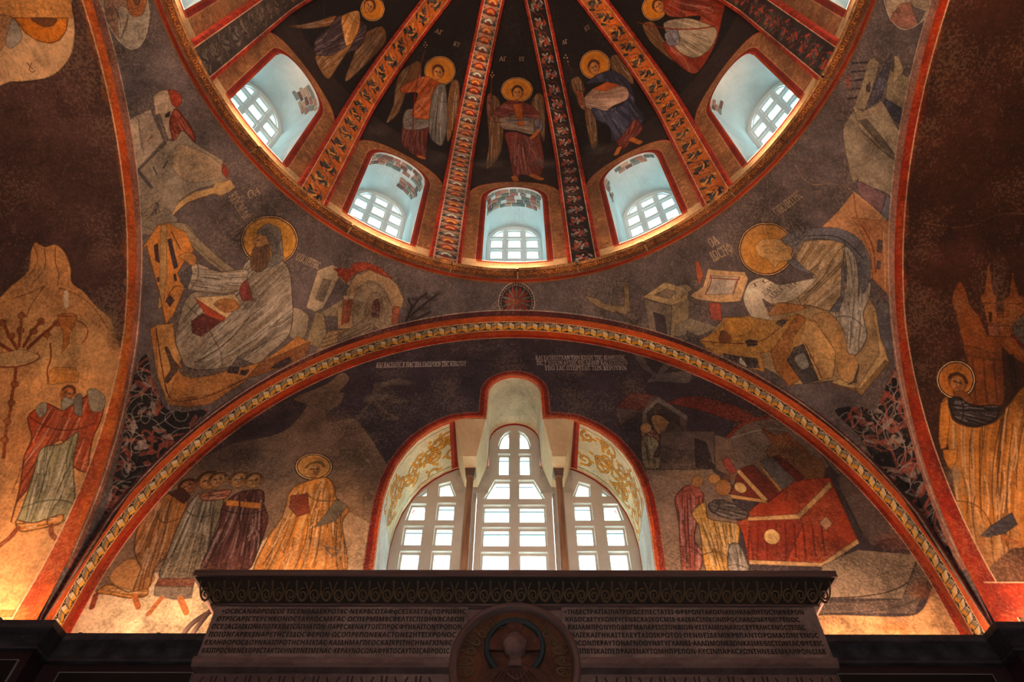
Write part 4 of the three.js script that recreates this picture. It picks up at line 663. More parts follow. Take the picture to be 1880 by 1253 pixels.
// ------------------------------------------------------------------ what is painted on each surface, in millimetres along it
function leftArchPaint() {
  return [
    ['s','#c48d55',[1092,1890,873,2099,805,2172,700,2270,681,2391,649,2457,590,2429,518,2442,459,2391,423,2294,415,2197,335,2136,246,2038,143,1950,117,1867,80,1793,49,1695,31,1475,-21,1233,-68,1050,-193,535,-371,-93,269,-94]],
    ['b','#d8aa70',0.6,[90,1781,179,1607,439,1535,728,1607,873,1780,781,1954,508,2026,223,1954]],
    ['b','#7d4e2c',0.4,[395,1172,400,1021,503,958,652,1020,758,1172,752,1325,639,1389,491,1325]],
    ['l','#7d4b28',6,[662,2439,628,2367,652,2294,687,2245]],
    ['l','#7d4b28',6,[591,2415,580,2330,603,2258,673,2185]],
    ['l','#7d4b28',6,[518,2427,532,2343,495,2258,505,2172]],
    ['l','#7d4b28',7,[589,2172,667,2062,694,1964]],
    ['l','#7d4b28',6,[800,2087,718,2111,589,2172]],
    ['l','#7d4b28',6,[492,2160,370,2124,244,2014,162,1891]],
    ['b','#7a5a44',0.6,[78,1891,79,1770,106,1719,146,1770,174,1891,170,2013,139,2063,102,2013]],
    ['f','#3a2a23',[768,3439,543,4005,57,4005,127,3891,120,3852,134,3783,161,3703,215,3601,303,3516,409,3461,552,3439]],
    ['s','#c8a57a',[766,3447,630,3445,550,3447,408,3466,302,3518,213,3606,164,3703,139,3783,127,3861,121,3948,569,3948]],
    ['s','#c9904f',[636,3795,526,3797,178,3795,143,3803,122,3891,132,3948,569,3948]],
    ['s','#a3784f',[494,3795,608,3642,716,3591,636,3795]],
    ['s','#9c968a',[495,3793,478,3693,567,3632,585,3673]],
    ['f','#c2741f',[485,3797,173,3795,202,3733,260,3679,324,3659,396,3675,457,3721]],
    ['s','#6a4326',[386,3793,244,3793,273,3758,336,3751]],
    ['l','#6a3c1c',4,[488,3797,457,3721,397,3673,325,3657,258,3677,200,3733,172,3795]],
    ['l','#5a3a22',5,[500,3552,477,3516]],
    ['l','#5a3a22',4,[469,3552,506,3516,483,3495,463,3508]],
    ['l','#80421d',21,[711,1633,697,1535,698,1450,677,1353,675,1232,625,1049]],
    ['l','#80421d',21,[728,1762,772,1817,817,1891,842,1946]],
    ['l','#80421d',21,[713,1774,720,1854,722,1915,726,1995]],
    ['l','#80421d',21,[685,1774,647,1866,617,1915,589,1940]],
    ['l','#80421d',21,[657,1762,585,1842,521,1903,488,1934]],
    ['l','#80421d',22,[760,1743,826,1780,891,1817]],
    ['s','#8f4d22',[816,1927,819,1915,830,1908,845,1908,858,1915,864,1927,860,1940,849,1947,835,1947,822,1940]],
    ['s','#8f4d22',[700,1977,704,1964,715,1957,730,1957,742,1964,748,1977,745,1989,733,1996,719,1996,706,1989]],
    ['s','#8f4d22',[570,1940,573,1928,584,1920,599,1920,612,1928,618,1940,614,1952,603,1960,588,1960,576,1952]],
    ['s','#8f4d22',[466,1928,469,1915,480,1908,495,1908,508,1915,514,1928,510,1940,499,1948,484,1948,472,1940]],
    ['s','#8f4d22',[751,1842,754,1829,765,1822,780,1822,793,1829,799,1842,796,1854,785,1861,771,1861,758,1854]],
    ['s','#8f4d22',[697,1878,700,1866,711,1859,725,1859,738,1866,744,1878,741,1891,730,1898,716,1898,703,1891]],
    ['s','#8f4d22',[612,1872,615,1860,626,1853,641,1852,654,1860,660,1872,657,1885,646,1892,631,1892,618,1885]],
    ['s','#8f4d22',[527,1854,530,1842,541,1834,555,1834,568,1842,574,1854,571,1866,560,1874,546,1874,533,1866]],
    ['s','#8f4d22',[671,1523,672,1511,682,1503,697,1503,710,1511,717,1523,716,1535,706,1543,691,1543,678,1535]],
    ['s','#8f4d22',[662,1401,664,1389,673,1381,688,1381,701,1389,709,1401,708,1413,698,1421,683,1421,670,1413]],
    ['s','#8f4d22',[655,1280,656,1268,665,1260,679,1260,693,1268,701,1280,700,1292,690,1299,676,1300,663,1292]],
    ['s','#8f4d22',[635,1160,635,1148,644,1140,658,1140,672,1148,680,1160,680,1172,671,1179,657,1179,643,1172]],
    ['s','#c9a06a',[901,1731,806,1731,703,1753,616,1731,566,1699,628,1660,741,1633,884,1645]],
    ['l','#80421d',9,[884,1643,740,1631,627,1655,564,1699,593,1731]],
    ['f','#c07834',[490,1977,469,1989,386,1989,366,1974,369,1940,402,1854,398,1793,438,1725,436,1793,443,1854,478,1934]],
    ['l','#80421d',8,[490,1974,366,1972]],
    ['l','#80421d',7,[479,1940,534,1915,540,1817]],
    ['l','#80421d',7,[364,1946,295,1916,281,1842,317,1793]],
    ['l','#d8c8a8',31,[448,2130,442,2044]],
    ['l','#80421d',10,[519,1793,492,1695,515,1621,484,1535]],
    ['f','#c8873f',[493,1619,458,1636,340,1633,305,1597,299,1536,369,1535,449,1523,486,1523]],
    ['r','#a8431a',20,[558,1304,513,1371,474,1401,403,1371,352,1353,264,1420,193,1469,128,1438,105,1384,105,1281,123,1172,111,1050,94,959,189,994,312,1160,402,1049,409,853,437,761,420,647,462,876,502,1049,497,1172]],
    ['s','#8d826c',[525,1353,507,1395,468,1401,453,1341,484,1304]],
    ['s','#8d826c',[229,1475,186,1493,119,1450,99,1384,120,1347,179,1353]],
    ['s','#6b6458',[302,1438,260,1456,228,1317,280,1341]],
    ['d','#b8703a','#9a5c2c',[350,1465,334,1514]],
    ['s','#8f8a78',[375,1401,360,1438,297,1414,332,1365,358,1353]],
    ['r','#8d8763',20,[418,1100,305,1136,224,1208,206,1050,177,959,105,761,126,642,273,602,380,624,393,726,405,900]],
    ['r','#b97a36',6,[393,654,289,639,151,691,136,640,261,598,341,589]],
    ['l','#7a3c1e',31,[364,605,378,555,403,521,421,494]],
    ['l','#7a3c1e',27,[179,623,170,578,117,542]],
    ['l','#9a5a2a',7,[492,816,490,921,500,980]],
    ['f','#b0642a',[293,127,1,130,-18,95,272,92]],
  ];
}
function rightArchPaint() {
  return [
    ['l','#6e4a2c',5,[182,2587,351,2551,517,2569,585,2617,677,2646,844,2646]],
    ['b','#6a4a38',0.25,[572,2394,517,2292,381,2249,247,2291,190,2394,243,2496,376,2537,513,2496]],
    ['s','#7d4319',[363,2079,392,2176,428,2201,461,2128,475,2054,533,1969,569,1859,638,1847,652,1773,585,1408,395,1408,418,1602,413,1749,396,1896,382,2006]],
    ['f','#84471b',[544,2109,571,2128,609,2334,630,2128,651,2109,638,2006,691,2006,697,2091,735,2116,758,2280,794,2116,841,2097,784,1651,691,1725,613,1835,578,1945,564,2055]],
    ['f','#5f2f14',[646,2006,685,2006,682,1969,643,1969]],
    ['f','#3a2012',[596,2006,614,2006,608,1945,590,1945]],
    ['f','#6e3c18',[406,1785,487,1773,576,1737,646,1737,638,1688,556,1688,454,1712,409,1724]],
    ['f','#7a4a34',[577,1926,654,1932,644,1847,579,1847]],
    ['f','#53504a',[729,1908,834,2006,797,1725,760,1786]],
    ['l','#5a1c10',24,[727,1847,803,1761]],
    ['l','#5a3014',11,[452,1700,418,1408]],
    ['l','#5a3014',11,[523,1700,487,1408]],
    ['l','#5a3014',11,[587,1700,550,1408]],
    ['l','#5a3014',6,[553,2067,826,2057]],
    ['l','#5a3014',6,[540,1920,812,1911]],
    ['l','#5a3014',6,[532,1847,803,1837]],
    ['f','#2a1a12',[679,1725,715,1725,700,1505,663,1493]],
    ['h','#b06a24',[440,1560,404,1489,337,1446,265,1446,216,1489,207,1559,242,1630,307,1673,380,1673,431,1630]],
    ['d','#a46a34','#75451f',[331,1541,354,1603]],
    ['s','#7a4a24',[295,1480,365,1480,406,1408,349,1408,299,1444]],
    ['r','#b0702a',26,[207,1414,252,1438,249,1299,355,1249,501,1285,609,1390,753,1505,621,1057,408,544,299,489,125,379,75,358,94,488,96,655,110,792,172,1119,138,1179]],
    ['r','#2b2423',12,[248,1420,322,1444,390,1386,546,1390,507,1299,363,1256,267,1305]],
    ['f','#c07a30',[199,1408,248,1432,226,1287,161,1119,124,1107,130,1179]],
    ['f','#b87428',[135,1105,224,1106,197,1035,151,976,131,999,127,1058]],
    ['b','#7a6a58',0.7,[217,941,181,891,127,871,88,891,85,940,120,990,173,1011,214,990]],
    ['f','#38343a',[158,564,248,629,401,710,402,640,308,586,209,562]],
    ['l','#9a5a28',34,[165,553,134,508,144,475]],
    ['l','#9a5a28',34,[290,559,314,542,361,522]],
    ['b','#7a5432',0.5,[440,367,316,277,115,239,-47,276,-82,366,36,459,242,498,411,459]],
  ];
}
function pendLeftPaint() {
  return [
    ['b','#6a5f5e',0.5,[-4619,2801,-4507,2678,-4526,2523,-4654,2424,-4814,2438,-4920,2559,-4917,2715,-4795,2816]],
    ['b','#6f6260',0.4,[-4235,3030,-4104,2902,-4120,2767,-4259,2703,-4440,2744,-4569,2865,-4572,3000,-4435,3070]],
    ['f','#ab9f8b',[-5414,2631,-5213,2591,-5103,2607,-5001,2626,-4933,2659,-4900,2692,-4890,2754,-4946,2828,-5035,2885,-5131,2929,-5308,2971]],
    ['s','#97705a',[-5376,2662,-5328,2814,-5175,2774,-5086,2725,-5014,2632,-5116,2613,-5207,2607]],
    ['s','#b9ab95',[-5239,2723,-5188,2779,-5044,2676,-5030,2639]],
    ['l','#5a4036',6,[-5284,2680,-5213,2713,-5089,2680]],
    ['s','#a8602f',[-5340,2825,-5297,2957,-5145,2893,-5122,2832,-5167,2786]],
    ['s','#6a4632',[-5327,2864,-5309,2921,-5215,2877,-5226,2844]],
    ['l','#cbbfa8',6,[-5338,2603,-5213,2591,-5103,2607,-5001,2626,-4933,2659,-4900,2692,-4890,2754,-4946,2828,-5035,2885,-5131,2929]],
    ['f','#a5917c',[-4420,2394,-4423,2482,-4405,2611,-4355,2600,-4124,2565,-4062,2274,-4221,2333]],
    ['f','#bba58a',[-4420,2394,-4423,2482,-4380,2483,-4182,2388,-4180,2318]],
    ['l','#6f6054',8,[-4392,2490,-4133,2382]],
    ['l','#8a5a40',14,[-4201,2461,-4210,2511]],
    ['f','#b29a80',[-4484,2675,-4497,2740,-4471,2800,-4384,2849,-4309,2826,-4296,2776,-4092,2650,-4122,2587,-4355,2627]],
    ['f','#6a5c58',[-4338,2625,-4334,2653,-4122,2604,-4104,2566]],
    ['f','#9c3a1e',[-4471,2800,-4432,2846,-4369,2862,-4311,2837,-4298,2783,-4349,2770]],
    ['r','#8d3820',8,[-4243,2694,-4297,2774,-4194,2793,-4073,2794,-3955,2757,-4100,2729,-4068,2631,-4168,2655]],
    ['f','#2e2426',[-4305,2687,-4303,2728,-4270,2709,-4276,2675]],
    ['s','#91836f',[-4056,2266,-4108,2555,-4074,2635,-4100,2729,-3948,2749,-3799,2795,-3648,2832,-3501,2778,-3531,2700,-3620,2538,-3646,2387,-3583,2223,-3671,2197,-3757,2247,-3771,2107,-3875,2136]],
    ['s','#a89071',[-4026,2640,-3844,2753,-3642,2799,-3563,2723,-3714,2534,-3904,2505]],
    ['l','#5a5048',22,[-4056,2275,-4101,2565]],
    ['l','#4a4240',14,[-3946,2443,-3969,2496]],
    ['l','#4a4240',10,[-4004,2384,-3937,2374]],
    ['l','#55494a',27,[-4053,2273,-3884,2280]],
    ['f','#8c2a20',[-3654,2826,-3540,2806,-3507,2762,-3589,2773]],
    ['f','#b9935f',[-3605,2242,-3645,2371,-3619,2518,-3534,2644,-3556,2676,-3479,2780,-3391,2764,-3424,2636,-3495,2614,-3594,2422,-3598,2294,-3570,2224]],
    ['l','#5a4636',7,[-3570,2224,-3598,2294,-3594,2422,-3495,2614,-3424,2636,-3391,2764]],
    ['t','ΟΑ','#b39a74',75,[-3230,2771,-3174,2870]],
    ['t','ΚΟCΜΑC','#b39a74',78,[-3383,2678,-3105,2626]],
    ['s','#8a7b68',[-3758,2058,-3759,2249,-3628,2160,-3529,2153,-3664,1998]],
    ['f','#544c4a',[-3699,2104,-3764,2243,-3736,2242,-3657,2098]],
    ['f','#847868',[-3715,2041,-3718,2121,-3673,2275,-3543,2283,-3510,2135]],
    ['s','#8c7c63',[-3600,2175,-3473,2301,-3288,2295,-3074,2297,-2898,2301,-2793,2336,-2873,2239,-3140,2213,-3359,2218,-3467,2177]],
    ['l','#5f5344',7,[-3467,2296,-3286,2293,-3070,2293,-2890,2299]],
    ['l','#5f5344',6,[-3478,2226,-3293,2238,-3082,2240,-2902,2248]],
    ['f','#bb7a38',[-3572,1912,-3625,2139,-3579,2206,-3424,2257,-3272,2208,-3272,2114,-3245,1993,-3130,1957,-3058,1739,-3061,1662,-3127,1702,-3247,1793,-3420,1891,-3569,1971]],
    ['f','#a9824f',[-3607,2158,-3574,2192,-3307,1942,-3169,1754,-3174,1696,-3280,1836]],
    ['f','#3d3036',[-3528,2013,-3520,2046,-3405,1954,-3439,1946]],
    ['f','#3d3036',[-3485,2119,-3472,2145,-3278,2033,-3287,2001]],
    ['f','#3d3036',[-3169,1786,-3179,1839,-3126,1830,-3121,1774]],
    ['f','#3d3036',[-3259,1966,-3255,1984,-3212,1952,-3220,1936]],
    ['f','#3d3036',[-3341,1863,-3333,1876,-3308,1857,-3314,1846]],
    ['l','#6a4222',8,[-3569,1971,-3420,1891,-3241,1795,-3081,1671]],
    ['l','#4a3022',7,[-3507,2182,-3361,2139]],
    ['l','#6a4222',8,[-3167,1773,-3217,1911,-3131,1947]],
    ['f','#ab977a',[-2171,2344,-2245,2649,-2140,2743,-1931,2748,-1874,2652,-2017,2674,-2026,2404,-2074,2343]],
    ['f','#7d705f',[-2158,2610,-2073,2627,-2053,2443,-2129,2437]],
    ['f','#8f2c1e',[-2111,2717,-2019,2762,-1933,2767,-1921,2748,-2032,2714]],
    ['s','#92836b',[-2280,2287,-2120,2290,-2068,2129,-2185,2080]],
    ['f','#8f7c62',[-2026,2362,-1848,2578,-1761,2409,-2011,2335]],
    ['f','#94805f',[-2025,2081,-2074,2343,-1995,2358,-1892,2214,-1907,2093]],
    ['f','#a5845a',[-1886,2241,-1721,2323,-1695,2265,-1742,2168,-1917,2040]],
    ['l','#6a5a48',9,[-1917,2040,-1670,2207]],
    ['l','#6a5a48',9,[-1911,2084,-1686,2243]],
    ['l','#6a5a48',9,[-1905,2127,-1701,2280]],
    ['l','#6a5a48',9,[-1898,2171,-1718,2316]],
    ['h','#c08836',[-2582,2763,-2546,2648,-2611,2532,-2741,2458,-2893,2445,-3012,2503,-3060,2611,-3013,2732,-2880,2817,-2711,2830]],
    ['r','#958671',34,[-2882,2433,-2751,2412,-2681,2454,-2609,2565,-2465,2516,-2276,2289,-2195,2105,-2228,1975,-2273,1873,-2316,1771,-2463,1748,-2488,1654,-2619,1569,-2756,1520,-2853,1562,-2951,1636,-3009,1760,-3055,1863,-3056,1951,-3005,2025,-2853,2100,-2815,2266]],
    ['r','#a69680',14,[-3208,1982,-3200,2109,-3153,2162,-2991,2214,-2808,2357,-2751,2221,-2851,2102,-2981,2026,-3104,1960]],
    ['f','#514a48',[-3223,2012,-3198,2102,-3155,2069,-3104,1960,-3189,1971]],
    ['s','#a8743f',[-3307,2149,-3274,2178,-3209,2176,-3191,2117,-3278,2099,-3331,2089]],
    ['f','#5b2b28',[-2923,1796,-2890,1892,-2730,1929,-2793,1753,-2866,1737]],
    ['f','#ccac7c',[-3017,1946,-2773,2151,-2691,2127,-2709,1961,-2859,1928]],
    ['f','#a0432a',[-3017,1946,-2871,1957,-2719,1974,-2711,1939,-2859,1900]],
    ['s','#b57a42',[-2860,2004,-2827,2070,-2729,2119,-2674,2086,-2730,2013,-2802,1993]],
    ['l','#6a4a32',4,[-2861,1995,-2752,2015]],
    ['l','#6a4a32',4,[-2849,2008,-2740,2030]],
    ['l','#6a4a32',4,[-2837,2022,-2729,2044]],
    ['l','#6a4a32',4,[-2825,2035,-2717,2059]],
    ['l','#6a4a32',4,[-2813,2049,-2705,2074]],
    ['s','#8a4038',[-2766,2214,-2754,2291,-2624,2204,-2642,2172,-2696,2154]],
    ['s','#7f7870',[-2951,2627,-2942,2697,-2904,2740,-2777,2744,-2615,2605,-2626,2530,-2764,2600,-2851,2655,-2924,2617]],
    ['l','#55504e',6,[-2944,2632,-2826,2652,-2656,2540]],
    ['l','#55504e',6,[-2937,2643,-2811,2661,-2646,2545]],
    ['l','#55504e',6,[-2931,2655,-2797,2670,-2636,2551]],
    ['l','#55504e',6,[-2924,2667,-2782,2679,-2625,2556]],
    ['l','#55504e',7,[-2917,2678,-2768,2687,-2615,2562]],
    ['l','#55504e',7,[-2910,2690,-2753,2696,-2605,2567]],
    ['s','#77706a',[-2734,2460,-2685,2577,-2603,2603,-2607,2532,-2694,2441]],
    ['s','#b98a55',[-2924,2572,-2924,2612,-2856,2648,-2774,2594,-2821,2530,-2872,2519]],
    ['l','#4a3424',8,[-2901,2578,-2885,2597]],
    ['l','#6a4630',8,[-2894,2555,-2886,2528,-2861,2537]],
    ['s','#76573f',[-2884,2508,-2840,2550,-2789,2603,-2697,2518,-2708,2403,-2801,2392]],
    ['l','#56402f',6,[-2861,2514,-2785,2402]],
    ['l','#56402f',6,[-2840,2527,-2760,2418]],
    ['l','#56402f',6,[-2819,2540,-2735,2433]],
    ['l','#56402f',6,[-2798,2553,-2710,2449]],
    ['l','#56402f',6,[-2777,2566,-2685,2464]],
    ['t','ΟΠΟΙΗΤΗC','#b39a74',66,[-2500,2631,-2244,2657]],
    ['f','#b0733a',[-3132,1558,-3113,1609,-3024,1700,-2916,1596,-2771,1494,-2598,1533,-2469,1648,-2297,1796,-2193,1974,-2124,2106,-1998,2105,-1981,1963,-2336,1633,-2474,1362,-2600,1263,-2720,1240,-2869,1324,-3051,1488]],
    ['f','#7a4a28',[-2336,1633,-2297,1796,-2037,2076,-1998,2105,-1981,1963,-2100,1854]],
    ['f','#c28a4a',[-3113,1609,-3024,1700,-2916,1596,-2819,1541,-2773,1400,-2739,1309,-2737,1257,-2878,1336]],
    ['f','#a0632e',[-2731,1254,-2505,1419,-2341,1642,-2330,1620,-2472,1358,-2600,1263]],
    ['l','#5a3018',8,[-3096,1589,-2903,1413,-2722,1254,-2623,1305,-2498,1407,-2340,1634]],
    ['s','#4a3528',[-2959,1524,-2941,1539,-2869,1504,-2797,1477,-2796,1351,-2828,1359,-2841,1444]],
    ['f','#33282c',[-2491,1669,-2419,1692,-2409,1646,-2478,1618]],
    ['f','#33282c',[-2398,1683,-2344,1705,-2350,1658,-2392,1644]],
    ['f','#33282c',[-2200,1791,-2163,1863,-2105,1930,-2069,1899,-2140,1817]],
    ['s','#6a5a50',[-2791,1482,-2622,1568,-2485,1659,-2529,1588,-2648,1491,-2747,1459]],
    ['l','#55504e',20,[-3046,1395,-2863,1316,-2724,1222]],
    ['v','#1c191d',40,'#a39488','#93483a',[-3052,1327,-3035,1404,-2901,1303,-2722,1208,-2589,1238,-2463,1308,-2511,1088,-2540,894,-2582,738,-2586,558,-2596,22,-2663,373,-2790,756,-2922,1021,-3024,1250]],
    ['f','#b29068',[-1896,2445,-1833,2517,-1887,2614,-1861,2756,-1753,2841,-1580,2860,-1399,2810,-1280,2707,-1268,2644,-1360,2557,-1316,2436,-1399,2391,-1583,2456,-1719,2323,-1818,2290]],
    ['s','#9c866a',[-1687,2359,-1782,2567,-1764,2702,-1687,2763,-1534,2742,-1380,2618,-1336,2464,-1407,2413,-1583,2481]],
    ['s','#8a745c',[-1610,2473,-1654,2591,-1621,2676,-1532,2677,-1445,2503,-1514,2484]],
    ['s','#563430',[-1547,2491,-1584,2596,-1550,2638,-1507,2601,-1481,2501]],
    ['f','#96351c',[-2068,2733,-1967,2748,-1933,2837,-1825,2884,-1643,2891,-1458,2840,-1569,2837,-1753,2841,-1872,2775,-1917,2666,-2039,2688]],
    ['f','#9c5234',[-1878,2531,-1792,2564,-1742,2382,-1799,2330]],
    ['f','#9c5234',[-1365,2622,-1295,2638,-1268,2480,-1335,2477]],
    ['f','#c2a883',[-1898,2560,-1793,2597,-1791,2561,-1876,2528]],
    ['f','#8d7a60',[-1791,2233,-1602,2455,-1498,2469,-1493,2259,-1689,2168,-1740,2119]],
    ['l','#5f5040',9,[-1778,2205,-1523,2432]],
    ['l','#5f5040',9,[-1769,2185,-1520,2397]],
    ['l','#5f5040',9,[-1760,2165,-1518,2361]],
    ['l','#5f5040',10,[-1751,2144,-1515,2325]],
    ['l','#5f5040',10,[-1743,2124,-1513,2290]],
    ['l','#6a5440',6,[-1798,2645,-1747,2711,-1687,2763,-1534,2742,-1384,2617]],
    ['l','#6a5440',6,[-1817,2506,-1869,2620,-1848,2752,-1749,2834]],
    ['l','#2c2526',19,[-1219,2408,-1178,2565,-1175,2681]],
    ['l','#2c2526',19,[-1178,2565,-1070,2685,-931,2807]],
    ['l','#2c2526',20,[-1174,2615,-1130,2739,-1041,2804]],
    ['l','#2c2526',19,[-1183,2515,-1062,2588,-955,2656]],
    ['l','#2c2526',20,[-1170,2665,-1231,2718]],
    ['b','#2c2526',0.6,[-1077,2749,-1093,2727,-1142,2710,-1195,2707,-1223,2720,-1208,2741,-1158,2759,-1104,2762]],
    ['b','#2c2526',0.6,[-978,2783,-994,2762,-1045,2745,-1099,2742,-1127,2756,-1111,2777,-1060,2794,-1005,2797]],
    ['b','#2c2526',0.6,[-889,2781,-907,2760,-958,2744,-1012,2742,-1039,2756,-1023,2777,-972,2794,-916,2795]],
    ['b','#2c2526',0.6,[-992,2682,-1009,2661,-1057,2645,-1110,2642,-1137,2656,-1121,2677,-1072,2694,-1019,2696]],
    ['b','#2c2526',0.6,[-1070,2586,-1085,2565,-1132,2548,-1183,2545,-1209,2559,-1195,2580,-1148,2598,-1096,2600]],
    ['b','#2c2526',0.6,[-837,2837,-855,2816,-908,2801,-963,2799,-991,2813,-974,2834,-921,2850,-865,2852]],
    ['b','#59555c',0.5,[1064,2556,921,2510,608,2520,295,2572,165,2648,306,2713,640,2716,955,2645]],
    ['b','#5e5658',0.5,[-191,2580,-283,2505,-507,2461,-735,2468,-841,2525,-762,2606,-534,2659,-293,2647]],
    ['o','#7d2a1e',[26,2825,244,2821]],
  ];
}
